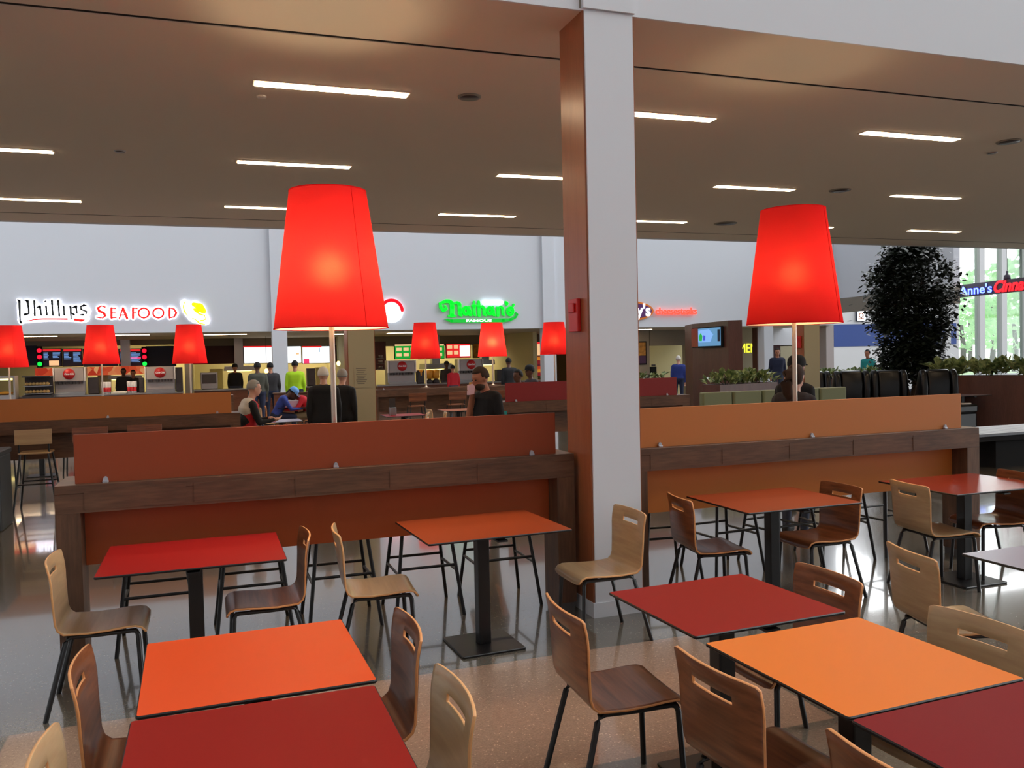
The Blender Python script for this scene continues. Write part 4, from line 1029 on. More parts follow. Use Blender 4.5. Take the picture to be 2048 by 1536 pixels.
MB().prism([(x0_+.05, z0_+.14), (x0_+.55*(x1_-x0_), z0_+.14), (x0_+.68*(x1_-x0_), z1_-.2), (x0_+.5*(x1_-x0_), z1_-.06), (x0_+.06, z1_-.08)], -.072, -.0665).build('map_area', 'halo_white' if False else 'screen_text', tv)
MB().prism([(x0_+.12, z0_+.18), (x0_+.26, z0_+.17), (x0_+.3, z0_+.3), (x0_+.2, z0_+.38), (x0_+.11, z0_+.3)], -.078, -.0725).build('green_patch', 'screen_green', tv)
MB().prism([(x0_+.34, z0_+.18), (x0_+.45, z0_+.18), (x0_+.46, z0_+.3), (x0_+.36, z0_+.32)], -.078, -.0725).build('blue_patch', 'blue_glow', tv)
MB().box(x1_-.18, x1_-.05, -.072, -.0665, z0_+.15, z1_-.08).build('list_area', 'navy_band', tv)

# ------------------------------------------------------------------ planters with leafy plants
def leafy(mb, c, h, w, n, ll):
    for i in range(n):
        a = random.uniform(0, 2*PI); tilt = random.uniform(.15, 1.15); L = ll*random.uniform(.6, 1.1)
        b = Vector(c)+Vector((random.uniform(-w, w), random.uniform(-w, w)*.5, random.uniform(0, h*.6)))
        d = Vector((math.sin(tilt)*math.cos(a), math.sin(tilt)*math.sin(a), math.cos(tilt)))
        s = d.cross(Vector((0, 0, 1))).normalized()*L*.2; mid = b+d*L*.55+Vector((0, 0, .0)); tip = b+d*L-Vector((0, 0, L*.25))
        mb.add([b, mid+s, tip, mid-s], [(0, 1, 2), (0, 2, 3)])
def planter(x0, y0, x1, y1, d, h, ph_, label, n=60, plant_label='', m='dark_wood'):
    """planter box from point to point, plants on top are things of their own"""
    v = Vector((x1-x0, y1-y0)); L = v.length; a = math.atan2(v.y, v.x)
    t = thing('planter_box', label, 'planter', (x0, y0, 0), a)
    MB().box(0, L, 0, .05, 0, h).box(0, L, d-.05, d, 0, h).box(0, .05, .05, d-.05, 0, h).box(L-.05, L, .05, d-.05, 0, h).build('box', m, t)
    MB().box(.051, L-.051, .051, d-.051, h-.12, h-.06).build('soil', 'bark', t)
    np_ = max(1, int(L/.7)); words = ['first', 'second', 'third', 'fourth', 'fifth', 'sixth', 'seventh', 'eighth', 'ninth', 'tenth', 'eleventh', 'twelfth']
    for k in range(np_):
        q = Matrix.Rotation(a, 3, 'Z') @ Vector((L*(k+.5)/np_, d/2, h-.058))
        p = thing('leafy_plant', 'variegated green plant, %s from the left in the %s' % (words[min(k, 11)], plant_label), 'plant', (x0+q.x, y0+q.y, q.z), 0, 'plants in the '+plant_label)
        mb = MB(); leafy(mb, (0, 0, .04), ph_, L/np_*.55, int(n*1.3), ph_*1.15); mb.build('leaves', 'leaf_green', p)
        st_ = MB()
        for j in range(5): st_.tube([(0, 0, 0), (random.uniform(-.15, .15), random.uniform(-.1, .1), ph_*.7)], .006, 4)
        st_.build('stems', 'leaf_dark', p)
random.seed(9)
q0, q1 = at(1440, 770, 14.3), at(1555, 770, 14.6)
planter(q0.x, 14.3, q1.x, 14.6, .5, q0.z, .26, 'brown planter box below the television wall', 70, 'planter beside the television wall')
q0, q1 = at(1645, 757, 17.6), at(1770, 757, 17.6)
planter(q0.x, 17.6, q1.x, 17.6, .5, at(1700, 757, 17.6).z, .26, 'brown planter box behind the massage chairs', 70, 'planter behind the massage chairs')
q0 = atz(1858, 752, 1.12); q1 = atz(2060, 754, 1.12)
planter(q0.x, q0.y, q1.x+1.5, q1.y-.3, .6, 1.12, .34, 'long dark brown planter wall at the right in front of the window', 90, 'long planter in front of the window')
q0, q1 = at(1262, 765, 20), at(1332, 765, 20)
planter(q0.x, 20, q1.x, 20, .5, at(1300, 762, 20).z, .25, 'planter box behind the dark red counter screen', 60, 'planter behind the red counter screen')

# sage green booth bench
q0, q1 = at(1405, 783, 12.5), at(1695, 783, 12.5)
bn = thing('booth_bench', 'long sage green upholstered bench behind the amber counter screen', 'bench', (q0.x, 12.5, 0)); L_ = q1.x-q0.x; hz = at(1470, 783, 12.5).z
MB().box(0, L_, .1, .62, 0, .38).build('plinth', 'dark_wood', bn)
for k in range(5):
    MB().bbox(L_/5*k+.01, L_/5*(k+1)-.01, 0, .14, .381, hz, .04).build('back_cushion', 'sage', bn)
    MB().bbox(L_/5*k+.01, L_/5*(k+1)-.01, .145, .65, .381, .48, .05).build('seat_cushion', 'sage', bn)

# massage chairs
mc0 = thing('massage_chair', '', 'massage chair')
def shell(w0, w1, off=0):
    mb = MB(); prof = [(-.55, .1), (-.62, .5), (-.66, .9), (-.6, 1.18), (-.48, 1.3), (-.34, 1.24), (-.25, 1.0), (-.1, .72), (.35, .62), (.5, .55), (.55, .3), (.5, .1)]
    return prof
mb = MB(); mb.prism([(x, z) for x, z in shell(0, 0)], -.36, -.23); a_ = mb.build('side_shell', 'black_leather', mc0)
mb = MB(); mb.prism([(x, z) for x, z in shell(0, 0)], .23, .36); b_ = mb.build('side_shell', 'black_leather', mc0)
mb = MB(); mb.prism([(-.5, .15), (-.58, .6), (-.6, 1.0), (-.52, 1.26), (-.42, 1.3), (-.34, 1.22), (-.3, .9), (-.2, .55), (.4, .48), (.45, .15)], -.225, .225); c2 = mb.build('seat_back', 'black_leather', mc0)
mb = MB(); mb.prism([(.56, .08), (.56, .48), (.68, .44), (.82, .2), (.82, .08)], -.2, .2); d2 = mb.build('leg_rest', 'black_leather', mc0)
for o in (a_, b_, c2, d2):
    md = o.modifiers.new('round', 'BEVEL'); md.width = .05; md.segments = 4
    for pl in o.data.polygons: pl.use_smooth = True
mb = MB()
for s_ in (-.1, .1): mb.bbox(-.36, -.30, s_-.09, s_+.09, .85, 1.2, .04)
mb.build('head_cushion', 'grey_cloth', mc0)
used = [False]
for Xc, Yc, lab in ((12.5, 15.72, 'leftmost, beside the beige column'), (13.2, 15.35, 'second from the left'), (13.87, 15.0, 'third, left of the tree trunk'), (14.5, 14.3, 'rightmost, right of the tree trunk')):
    place(mc0, used, (Xc, Yc, 0), R(62), 'black leather massage chair behind the amber screen, '+lab, 'massage chairs')
ft_ = atz(1942, 866, 0); ft_.y += .4
fs_ = thing('leather_footstool', 'low black leather footstool with papers just right of the amber screen', 'footstool', (ft_.x, ft_.y, 0))
MB().bbox(-.42, .32, -.3, .3, .06, .40, .08).build('base', 'black_leather', fs_); MB().bbox(-.44, .34, -.32, .32, .401, .56, .09).build('cushion', 'black_leather', fs_)
for dx, lab in ((.2, 'left'), (.62, 'right')):
    q = ft_; o = MB().bbox(-.12, .12, -.16, .16, 0, .025, .02).build('folded_paper', 'logo_white'); o.location = (q.x-.45+dx, q.y, .561); tag(o, 'white folded paper lying on the low black leather footstool, %s one' % lab, 'paper')

# indoor tree
D = 15.9; q = at(1822, 700, D)
tr = thing('potted_tree', 'tall dark indoor fig tree at the right, in front of the window', 'tree', (q.x, D, 0))
pp_ = (q.x, q.y)
pot = MB().lathe([(0, 0), (.3, 0), (.42, .55), (.44, .6), (.40, .6), (.36, .5), (0, .5)], n=28).build('pot', 'terracotta', tr)
random.seed(11); tk = MB()
for dx, dy in ((-.12, 0), (.12, .05), (.0, -.1)):
    tk.tube([(dx*.5, dy, .5), (dx*1.6, dy, 1.0), (dx*.8, dy, 1.6), (dx*2, dy*2, 2.4), (dx*2.5, -dy, 3.4)], [.06, .05, .045, .035, .015], 7)
for i in range(26):
    z = random.uniform(1.5, 3.8); a = random.uniform(0, 2*PI); r_ = random.uniform(.3, .85)
    tk.tube([(0, 0, z), (r_*.5*math.cos(a), r_*.5*math.sin(a), z+.15), (r_*math.cos(a), r_*math.sin(a), z+.2)], [.016, .01, .004], 5)
tk.build('trunk', 'bark', tr)
fo = MB(); ztop = at(1822, 494, D).z; zbot = at(1822, 768, D).z; mpp = D*1.28/F_PX
def crown_r(z):
    # half width of the crown in metres measured along its height
    y_ = 494+(ztop-z)/(ztop-zbot)*274
    pts = [(488, .25), (505, 48), (530, 76), (560, 84), (590, 78), (620, 70), (650, 74), (680, 66), (705, 60), (725, 62), (745, 50), (768, 8)]
    for (ya, ra), (yb, rb) in zip(pts, pts[1:]):
        if ya <= y_ <= yb: return (ra+(rb-ra)*(y_-ya)/(yb-ya))*mpp
    return .1
clusters = []
for i in range(340):
    z = random.uniform(zbot+.15, ztop+.15); r_ = crown_r(z)*math.sqrt(random.uniform(.15, 1.0))*random.choice((.8, .88, .95, 1.04)); a = random.uniform(0, 2*PI)
    clusters.append((r_*math.cos(a), r_*math.sin(a), z))
for c in clusters:
    for j in range(44):
        p = Vector(c)+Vector((random.gauss(0, .13), random.gauss(0, .13), random.gauss(0, .10)))
        a = random.uniform(0, 2*PI); dn = random.uniform(-.9, -.1); d = Vector((math.cos(a), math.sin(a), dn)).normalized(); L = random.uniform(.10, .17)
        s = d.cross(Vector((random.uniform(-.3, .3), random.uniform(-.3, .3), 1))).normalized()*L*.30
        fo.add([p, p+d*L*.5+s, p+d*L, p+d*L*.5-s], [(0, 1, 2, 3)])
fo.build('foliage', 'leaf_dark', tr)

# black bench and things at the right edge
q = atz(1968, 868, .52)
bb = thing('slatted_bench', 'low black bench with grey slatted top at the right edge', 'bench', (9.95, 9.15, 0))
for k in range(7): MB().bbox(0, 3.2, .13*k, .13*k+.115, .47, .51, .01).build('slat', 'slat_grey', bb)
MB().box(.0, 3.2, .02, .9, .40, .469).build('frame', 'slot_black', bb)
MB().box(.62, 1.9, .1, .8, 0, .399).build('base_block', 'slot_black', bb)
bi = thing('waste_bin', 'dark waste bin cut by the left edge beside the bar counter', 'bin', (-2.42, 10.75, 0))
MB().bbox(-.3, .3, -.3, .3, 0, .80, .03).build('body', 'bin_dark', bi); MB().bbox(-.31, .31, -.31, .31, .801, .86, .03).build('lid', 'bin_dark', bi)

# distant tables and chairs
table(at(522, 843, 15.3).x, at(603, 843, 15.3).x, 15.0, 15.75, 'lam_lilac_glare', 'pale lilac table beyond the left counter screen')
table(at(770, 833, 15.3).x, at(850, 833, 15.3).x, 15.1, 15.8, 'lam_maroon', 'maroon distant table right of the beige column')
table(at(885, 828, 16.2).x, at(950, 828, 16.2).x, 15.9, 16.6, 'lam_orange', 'distant orange table left of the man in black')
table(-2.9, -2.2, 15.2, 15.9, 'lam_maroon', 'distant maroon table under the left amber counter')
table(-1.5, -.8, 15.2, 15.9, 'lam_orange', 'distant orange table under the left amber counter')
tb = at(594, 818, 19.9); table(tb.x-.45, tb.x+.42, 19.6, 20.3, 'lam_brick', 'brick red distant table with a white box on it')
q = atz(1955, 791, .73); table(q.x-.5, q.x+.4, q.y, q.y+.7, 'lam_lilac_glare', 'pale table at the far right by the planter wall')
dch = [('b', at(838, 825, 15).x, 15.2, 160, 'distant birch chair left of two, near the maroon table'), ('b', at(868, 825, 15).x, 15.0, 170, 'distant birch chair between the maroon and orange tables'),
       ('b', at(895, 820, 15.4).x, 16.0, 0, 'distant birch chair at the left of the far orange table'), ('b', at(1985, 800, 15.6).x, 15.7, 90, 'birch chair at the far right in front of the planter wall'),
       ('b', at(1935, 800, 15.2).x, 15.6, 0, 'birch chair just right of the amber screen end'), ('b', at(625, 838, 15).x, 15.3, 180, 'distant birch chair right of the lilac table'),
       ('b', at(545, 830, 18).x, 19.4, 10, 'distant birch chair back beside the person in blue'),
       ('b', -3.1, 15.5, 0, 'distant pale chair at the far left under the amber counter'), ('b', -2.0, 15.5, 180, 'distant pale chair right of the far maroon table'), ('b', -1.7, 15.4, 0, 'distant pale chair left of the far orange table on the left'), ('b', -.6, 15.5, 180, 'distant pale chair right of the far orange table on the left')]
for k, x, y, a, lab in dch: place(cb, ub, (x, y, 0), R(a), lab)
q = at(584, 815, 19.8); wb = thing('takeaway_box', 'long white box lying on the brick red distant table', 'box', (q.x, 19.75, .731))
MB().bbox(-.2, .2, 0, .28, 0, .13, .01).build('box', 'pink', wb); MB().bbox(-.205, .205, -.005, .285, .1305, .15, .01).build('lid', 'logo_white', wb)
q = at(785, 820, 15.5); ns = thing('napkin_dispenser', 'grey and steel napkin dispenser on the distant maroon table', 'napkin dispenser', (q.x, 15.5, .731))
MB().bbox(-.06, .06, -.06, .06, 0, .14, .01).build('body', 'steel', ns); MB().box(-.055, .055, -.004, .004, .1405, .3).build('sign_card', 'grey_cloth', ns)
q = at(505, 846, 12.3); rs = MB().bbox(-.13, .13, 0, .015, 0, .05, .004).build('table_card', 'logo_red'); rs.location = (q.x, 15.15, .732); tag(rs, 'small red card at the left end of the pale lilac table', 'card')
rs.location.x = at(524, 846, 15.2).x+.1
q = at(1016, 811, 11.93); sk = MB().box(-.045, .045, -.004, 0, -.05, .05).build('door_sticker', 'teal'); sk.location = (4.02+.07, 11.948, q.z if q.z < 1 else .9); tag(sk, 'small green and white sticker on the dark red counter end', 'sticker')
# wooden divider behind the seated pair
a = at(548, 790, 21.4); b = at(632, 790, 21.4); dz = at(590, 787, 21.4).z
wd = thing('wood_divider', 'brown wooden divider behind the seated people in blue and red', 'partition', (a.x, 21.4, 0))
MB().bbox(0, b.x-a.x, 0, .12, 0, dz, .01).build('panel', 'store_wood', wd); MB().bbox(-.02, b.x-a.x+.02, -.02, .14, dz+.001, dz+.03, .01).build('cap_rail', 'counter_wood', wd)

# ------------------------------------------------------------------ people
def person(label, x, y, rz, pose='stand', H=1.75, seat=.46, shirt='cloth_black', pants='jeans', skin='skin', hair='hair_brown', hair_kind='short', hat=None, arms='down',
           lean=0, head_turn=0, head_drop=0, vox=.014, jacket=None, sleeves=True, yoke=None):
    s = H/1.75
    t = thing('person', label, 'person', (x, y, 0), R(rz))
    mats = [skin, shirt, pants, 'shoe', jacket or shirt, yoke or shirt]
    prims = []   # (p1, r1, p2, r2, material)
    zp = .94*s if pose == 'stand' else seat+.10
    def tp(v):   # torso point relative to pelvis with forward lean
        v = Vector(v)*s; return Vector((v.x*math.cos(lean)+v.z*math.sin(lean), v.y, -v.x*math.sin(lean)+v.z*math.cos(lean)+zp))
    def cap(a, ra, b, rb, m): prims.append((Vector(a), ra*s, Vector(b), rb*s, m))
    for z, hw, r_ in ((0, .085, .115), (.05, .08, .112), (.10, .07, .108), (.15, .07, .108), (.2, .07, .108), (.25, .08, .112), (.3, .09, .115), (.35, .098, .114), (.40, .105, .112)): cap(tp((0, -hw, z)), r_, tp((0, hw, z)), r_, 1 if z > .02 else 2)
    cap(tp((-.01, -.15, .455)), .062, tp((-.01, .15, .455)), .062, 1)
    if jacket:
        cap(tp((-.03, -.12, .44)), .09, tp((-.03, .12, .44)), .09, 5 if yoke else 4)
        if yoke: cap(tp((-.05, -.06, .2)), .115, tp((-.05, .06, .2)), .115, 4); cap(tp((-.04, -.10, .36)), .112, tp((-.04, .10, .36)), .112, 5)
    nb, nt2 = tp((0, 0, .47)), tp((.02+head_drop*.06, 0, .585-head_drop*.03)); cap(nb, .058, nt2, .053, 0)
    hc = tp((.035+head_drop*.12, 0, .675-head_drop*.06))
    hm = Matrix.Rotation(R(head_turn), 3, 'Z') @ Matrix.Rotation(lean*.6+head_drop*.8, 3, 'Y')
    def hp(v): return hc + hm @ (Vector(v)*s)
    if pose == 'stand':
        for sd in (-1, 1):
            hip, kn, an = tp((0, sd*.09, 0)), Vector((.015*s, sd*.10*s, .49*s)), Vector((-.01*s, sd*.10*s, .09*s))
            cap(hip, .095, kn, .062, 2); cap(kn, .062, an, .043, 2); cap(an-Vector((.02*s, 0, .045*s)), .042, an+Vector((.13*s, sd*.02, -.05*s)), .036, 3)
    else:
        fz = 0 if seat < .6 else .3
        for sd in (-1, 1):
            hip, kn, an = tp((0, sd*.09, 0)), Vector((.43*s, sd*.12*s, seat+.07)), Vector((.40*s, sd*.12*s, fz+.09))
            cap(hip, .095, kn, .066, 2); cap(kn, .062, an, .043, 2); cap(an-Vector((.02, 0, .045)), .042, an+Vector((.13, sd*.02, -.05)), .036, 3)
    hands = []
    for sd in (-1, 1):
        sh = tp((-.01, sd*.185, .44))
        mode = arms if isinstance(arms, str) else arms[0 if sd < 0 else 1]
        if mode == 'down': el = sh+Vector((-.03, sd*.05, -.29))*s; wr = el+Vector((.06, -sd*.01, -.25))*s
        elif mode == 'table': el = sh+Vector((.16, sd*.05, -.24))*s; wr = el+Vector((.23, -sd*.12, -.0))*s
        elif mode == 'mouth': el = sh+Vector((.12, sd*.03, -.25))*s; wr = hp((.13, sd*.05, -.15))
        elif mode == 'up': el = sh+Vector((.2, sd*.08, .02))*s; wr = el+Vector((.12, 0, .2))*s
        else: el = sh+Vector((.08, sd*.06, -.27))*s; wr = el+Vector((.22, -sd*.05, .03))*s
        am = 4 if jacket else 1
        cap(sh, .062, el, .046, am); cap(el, .044, wr, .03, am if sleeves else 0)
        d = (wr-el).normalized(); side = d.cross(Vector((0, 0, 1))).normalized() if abs(d.z) < .95 else Vector((0, 1, 0)); nrm_ = side.cross(d)
        cap(wr, .027, wr+d*.065*s, .03, 0)
        for kf in range(4):   # four fingers, slightly curled, unequal
            o_ = side*(.026-.0175*kf)*s; L = (.060, .070, .066, .052)[kf]*s
            b_ = wr+d*.078*s+o_; m_ = b_+d*L*.55-nrm_*L*.18*sd; cap(b_, .0098, m_, .0092, 0); cap(m_, .0092, m_+d*L*.35-nrm_*L*.38*sd, .0082, 0)
        b_ = wr+d*.03*s+side*.03*s; cap(b_, .012, b_+(d*.6+side*.75).normalized()*.05*s, .0095, 0)
        hands.append(wr+d*.07*s)
    mb = MB()
    for a, ra, b, rb, m in prims:
        v = b-a; L = v.length or 1e-4; zx = v/L; o1 = zx.orthogonal().normalized(); o2 = zx.cross(o1)
        rings = []
        for j in range(4): an_ = PI/2*(1-j/3.0); rings.append((a-zx*ra*math.sin(an_), ra*math.cos(an_)+1e-4))
        for j in range(4): an_ = PI/2*(j/3.0); rings.append((b+zx*rb*math.sin(an_), rb*math.cos(an_)+1e-4))
        nn = 12; vs = [c+(o1*math.cos(2*PI*k/nn)+o2*math.sin(2*PI*k/nn))*r_ for c, r_ in rings for k in range(nn)]
        fs = [(j*nn+k, j*nn+(k+1) % nn, (j+1)*nn+(k+1) % nn, (j+1)*nn+k) for j in range(7) for k in range(nn)]+[tuple(range(nn))[::-1], tuple(range(7*nn, 8*nn))]
        mb.add(vs, fs)
    r3 = hm
    def he(c, r_): mb.ell(hp(c), tuple(q*s for q in r_), 16, 12, 0, r3)
    he((0, 0, .02), (.096, .078, .105)); he((.018, 0, -.05), (.072, .060, .068)); he((.052, 0, -.092), (.030, .030, .024)); he((.097, 0, -.012), (.020, .013, .026)); he((.088, 0, -.055), (.014, .026, .012))
    he((.078, 0, .035), (.022, .055, .014))
    for sd in (-1, 1): he((-.005, sd*.078, -.01), (.018, .010, .030))
    o = mb.build('body', mats, t)
    md = o.modifiers.new('r', 'REMESH'); md.mode = 'VOXEL'; md.voxel_size = vox
    m2 = o.modifiers.new('s', 'SMOOTH'); m2.factor = .5; m2.iterations = 6
    dg = bpy.context.evaluated_depsgraph_get(); me = bpy.data.meshes.new_from_object(o.evaluated_get(dg)); o.modifiers.clear()
    me.materials.clear()
    for m in mats: me.materials.append(M[m])
    co = np.empty(len(me.polygons)*3); me.polygons.foreach_get('center', co); co = co.reshape(-1, 3)
    best = np.full(len(co), 1e9); mi = np.zeros(len(co), int)
    for a, ra, b, rb, m in prims:
        a_, v = np.array(a), np.array(b-a); tt = np.clip(((co-a_) @ v)/(v @ v+1e-9), 0, 1)
        dd = np.linalg.norm(co-(a_+tt[:, None]*v), axis=1)-(ra+(rb-ra)*tt); k = dd < best; best[k] = dd[k]; mi[k] = m
    dh = np.linalg.norm((co-np.array(hc))/np.array((.098, .09, .12)), axis=1)
    mi[(dh < 1.12*s)] = 0
    me.polygons.foreach_set('material_index', mi.astype(np.int32)); me.polygons.foreach_set('use_smooth', np.ones(len(co), bool)); me.update()
    old = o.data; o.data = me; bpy.data.meshes.remove(old)
    for sd in (-1, 1): MB().ell(hp((.088, sd*.031, .005)), (.009*s, .011*s, .007*s), 10, 6, 0, r3).build('eye', 'eye', t)
    # hair: thick cap of hair over the back and top of the head
    if hair_kind != 'bald':
        hb_ = MB(); n_, m_ = 20, 12; vs = []; fs = []
        for j in range(m_+1):
            th = PI*j/m_
            for k in range(n_):
                ph_ = 2*PI*k/n_; d = Vector((math.sin(th)*math.cos(ph_), math.sin(th)*math.sin(ph_), math.cos(th)))
                vs.append(hp((d.x*.107-.008, d.y*.089, d.z*.116+.022)))
        low = {'short': -.35, 'long': -.95}.get(hair_kind, -.35)
        for j in range(m_):
            for k in range(n_):
                th = PI*(j+.5)/m_; ph_ = 2*PI*(k+.5)/n_; dx, dz = math.sin(th)*math.cos(ph_), math.cos(th)
                if dz > low and not (dx > .32 and dz < .52) and not (dx > -.05 and dz < .0): fs.append((j*n_+k, (j+1)*n_+k, (j+1)*n_+(k+1) % n_, j*n_+(k+1) % n_))
        hb_.add(vs, fs, 0, True); ho = hb_.build('hair', hair, t); md = ho.modifiers.new('t', 'SOLIDIFY'); md.thickness = .016*s; md.offset = -1
        if hair_kind == 'long':
            lb_ = MB(); lb_.tube([hp((-.07, 0, .05)), hp((-.15, 0, .03)), hp((-.19, 0, -.05)), hp((-.16, .0, -.16)), hp((-.12, 0, -.24))], [.05*s, .06*s, .055*s, .05*s, .02*s], 12).build('ponytail', hair, t)
    if hat:
        ht = MB(); n_ = 24; prof = [(.112, .035), (.112, .07), (.104, .11), (.08, .14), (.045, .155), (.0005, .16)]
        vs = [hp((r_*math.cos(2*PI*k/n_)*1.0-.004, r_*.86*math.sin(2*PI*k/n_), z)) for r_, z in prof for k in range(n_)]
        ht.add(vs, [(j*n_+k, j*n_+(k+1) % n_, (j+1)*n_+(k+1) % n_, (j+1)*n_+k) for j in range(5) for k in range(n_)], 0, True)
        hh = ht.build('cap', hat, t)
        bm_ = MB(); pts = [(.10+.085*math.sin(PI*j/8), -.07+.14*j/8) for j in range(9)]
        top = [hp((.085, -.07, .05))]+[hp((a_, b_, .042)) for a_, b_ in pts]+[hp((.085, .07, .05))]; bot = [p-Vector((0, 0, .008)) for p in top]; k_ = len(top)
        bm_.add(top+bot, [tuple(range(k_)), tuple(range(k_, 2*k_))[::-1]]+[(i, (i+1) % k_, (i+1) % k_+k_, i+k_) for i in range(k_)]); bm_.build('cap_brim', hat, hh)
    return t, hands, hp
def PX(px_, Y): return at(px_, 740, Y).x
def stand_stool(x, y, rz, lab): place(s_w, usw, (x, y, 0), R(rz), lab)

p, hd, hp_ = person('young bearded man in black shirt, hand raised to his mouth, seen in profile', PX(972, 8.9), 8.9, 196, shirt='cloth_black', pants='jeans', skin='skin', hair='hair_brown', arms=('mouth', 'down'), vox=.009, H=1.67, sleeves=False, head_drop=.35)
# beard of the man
bd_ = MB(); bd_.ell(hp_((.040, 0, -.080)), (.064, .062, .046), 16, 10); bd_.build('beard', 'hair_brown', p)
cupo = thing('snack_wrapper', 'pinkish white snack wrapper held by the man in the black shirt', 'food wrapper')
hw = p.matrix_basis if False else Matrix.Translation(p.location) @ Matrix.Rotation(p.rotation_euler.z, 4, 'Z')
wq = hw @ (hd[0]+Vector((.03, 0, .0))); cupo.location = wq
MB().prism([(-.035, -.06), (.03, -.05), (.04, .03), (.012, .06), (-.03, .045)], -.03, .03).build('wrapper', 'pink', cupo); MB().ell((.0, 0, .062), (.02, .02, .016), 10, 6).build('food', 'bread', cupo)

person('woman with long brown hair and dark hooded jacket, face in profile, behind the right counter', PX(1588, 6.75), 6.75, 22, shirt='cloth_charcoal', jacket='cloth_charcoal', hair='hair_brown', hair_kind='long', skin='skin_pale', H=1.62, vox=.009, arms='down')
person('man with a black cap and black jacket standing behind the long-haired woman', PX(1590, 7.7), 7.7, 18, shirt='cloth_black', jacket='cloth_black', hair='hair_brown', hat='cap_black', skin='skin', H=1.68, vox=.010)
person('man in long black coat with grey hair, standing left of the lamp pole', PX(646, 13.0), 13.0, 80, shirt='cloth_black', pants='cloth_black', jacket='cloth_black', hair='hair_white', skin='skin_pale', H=1.66)
person('person in black jacket standing right of the lamp pole', PX(683, 13.6), 13.6, 60, shirt='cloth_black', pants='cloth_black', jacket='cloth_black', hair='hair_grey', skin='skin_pale', H=1.62)
gm = person('grey-haired man in red sweater and black jacket seated beside the amber counter end', PX(491, 13.0), 13.0, 10, 'sit', seat=.62, shirt='cloth_red', jacket='cloth_black', pants='cloth_navy', hair='hair_grey', skin='skin_pale', arms='fwd', lean=.12, H=1.70, yoke='cloth_white')
person('person in blue shirt and light blue cap leaning over the distant red table', PX(548, 19.7), 19.8, -5, 'sit', seat=.45, shirt='cloth_blue', pants='cloth_navy', hair='hair_black', skin='skin_dark', hat='cap_blue', arms='table', lean=.5, head_drop=.6, H=1.7, vox=.016)
person('dark-haired person in red shirt bent over the distant red table', PX(622, 19.9), 19.9, 185, 'sit', seat=.45, shirt='cloth_red', pants='khaki', hair='hair_black', skin='skin_dark', arms='table', lean=.6, head_drop=.8, H=1.72, vox=.016)
person('person in dark olive shirt standing with back turned at the red-banded shop', PX(515, 23.5), 23.5, 92, shirt='cloth_olive', pants='cloth_navy', hair='hair_black', skin='skin_dark', H=1.76, vox=.018)
person('worker in a bright yellow-green safety vest right of the white pillar', PX(590, 24), 24, 85, shirt='hivis', pants='cloth_navy', hair='hair_black', skin='skin', H=1.78, vox=.018)
person('person in dark clothes queueing left of the white pillar', PX(541, 24.6), 24.6, 100, shirt='cloth_charcoal', pants='cloth_navy', hair='hair_black', skin='skin', H=1.74, vox=.018)
person('staff member in black behind the seafood counter, left of two', PX(247, 30.2), 30.2, 270, shirt='cloth_black', hair='hair_black', skin='skin_dark', H=1.66, vox=.02)
person('staff member in black behind the seafood counter, right of two', PX(266, 30.6), 30.6, 270, shirt='cloth_charcoal', hair='hair_black', skin='skin', H=1.60, vox=.02)
person('cook in black cap behind the counter right of the grey post', PX(470, 31.2), 31.2, 270, shirt='cloth_black', hair='hair_black', hat='cap_black', skin='skin', H=1.7, vox=.02)
person('staff member in orange-red shirt behind the green-sign counter', PX(906, 27.2), 27.2, 100, shirt='cloth_red', hair='hair_black', skin='skin', H=1.52, vox=.02)
person('cook in dark shirt in the yellow-lit kitchen', PX(893, 30.4), 30.4, 270, shirt='cloth_charcoal', hair='hair_black', hat='cap_black', skin='skin_dark', H=1.62, vox=.02)
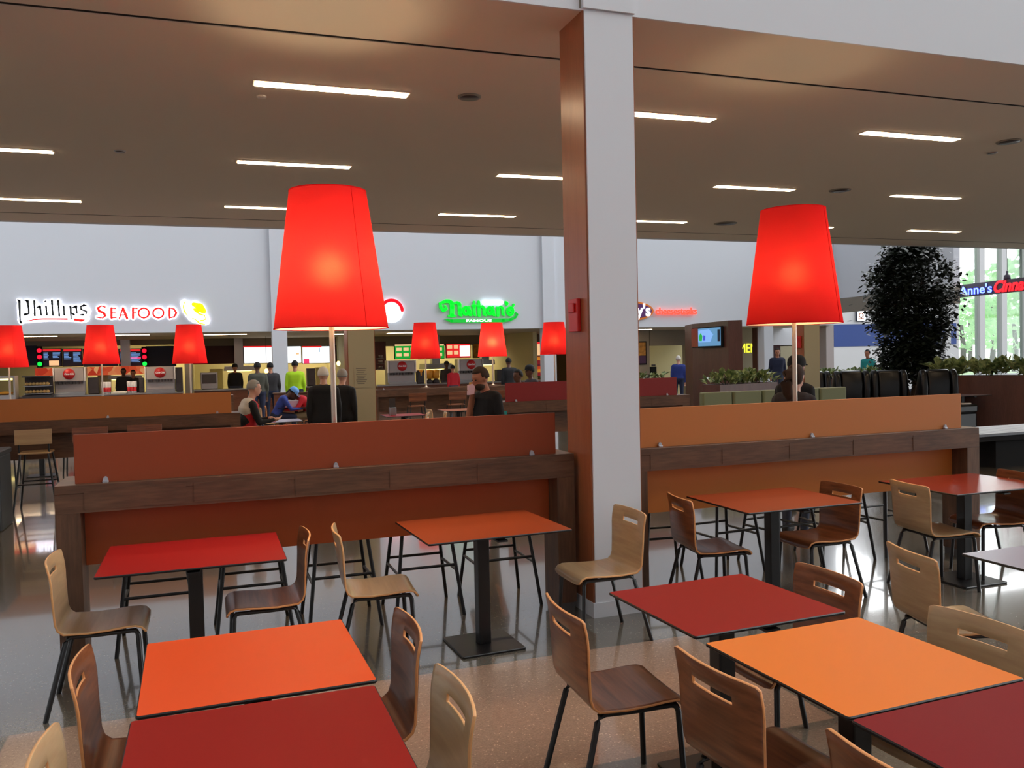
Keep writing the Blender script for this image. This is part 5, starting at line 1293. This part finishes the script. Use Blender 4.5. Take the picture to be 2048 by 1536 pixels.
person('slim person in black standing far behind the dark red screen', PX(1018, 24.0), 24.0, 90, shirt='cloth_black', pants='cloth_black', hair='hair_black', skin='skin_dark', H=1.72, vox=.018)
person('seated person in brown top left behind the dark red screen', PX(1038, 15.2), 15.2, 200, 'sit', seat=.62, shirt='cloth_olive', hair='hair_black', skin='skin_dark', H=1.70, vox=.016)
person('person with black cap seated behind the dark red screen', PX(1062, 17.3), 17.3, 190, 'sit', seat=.66, shirt='cloth_charcoal', hair='hair_black', hat='cap_black', skin='skin_dark', H=1.7, vox=.016)
person('white-haired person in blue standing at the hallway', PX(1357, 24.5), 24.5, 60, shirt='cloth_blue', pants='cloth_navy', hair='hair_white', skin='skin_pale', H=1.66, vox=.018)
person('person in dark blue shirt seen between the white pillar and the lamp pole', PX(1555, 24.0), 24.0, 240, shirt='cloth_navy', hair='hair_black', skin='skin', H=1.83, vox=.018)
person('person in yellow shirt right of the tree trunk', PX(1852, 17.9), 17.9, 90, 'sit', seat=.5, shirt='yellow_shirt', hair='hair_black', skin='skin', H=1.72, vox=.018)
person('person in teal top behind the planter left of the tree', PX(1736, 22.0), 22.0, 200, shirt='teal', hair='hair_black', skin='skin', H=1.72, vox=.018)
for k, (px_, Y_, s_, lab) in enumerate(((491, 13.0, .62, 'dark stool under the grey-haired man in red'), (1038, 15.2, .62, 'dark stool under the person in the brown top'), (1062, 17.3, .66, 'dark stool under the seated person with black cap'))):
    t = thing('low_stool', lab, 'stool', (PX(px_, Y_), Y_, 0))
    MB().bbox(-.19, .19, -.19, .19, s_-.06, s_-.03, .03).build('seat', 'walnut', t)
    for sx in (-1, 1):
        for sy in (-1, 1): MB().tube([(sx*.15, sy*.15, s_-.06), (sx*.19, sy*.19, 0)], .012, 6).build('leg', 'steel_black', t)
for (px_, Y_, s_, rz_, lab) in ((548, 19.8, .45, -5, 'chair of the person in blue at the distant red table'), (622, 19.9, .45, 185, 'chair of the person in red at the distant red table'), (1852, 17.9, .5, 90, 'chair of the person in the yellow shirt')):
    place(cw, uw, (PX(px_, Y_), Y_, 0), R(rz_), lab)
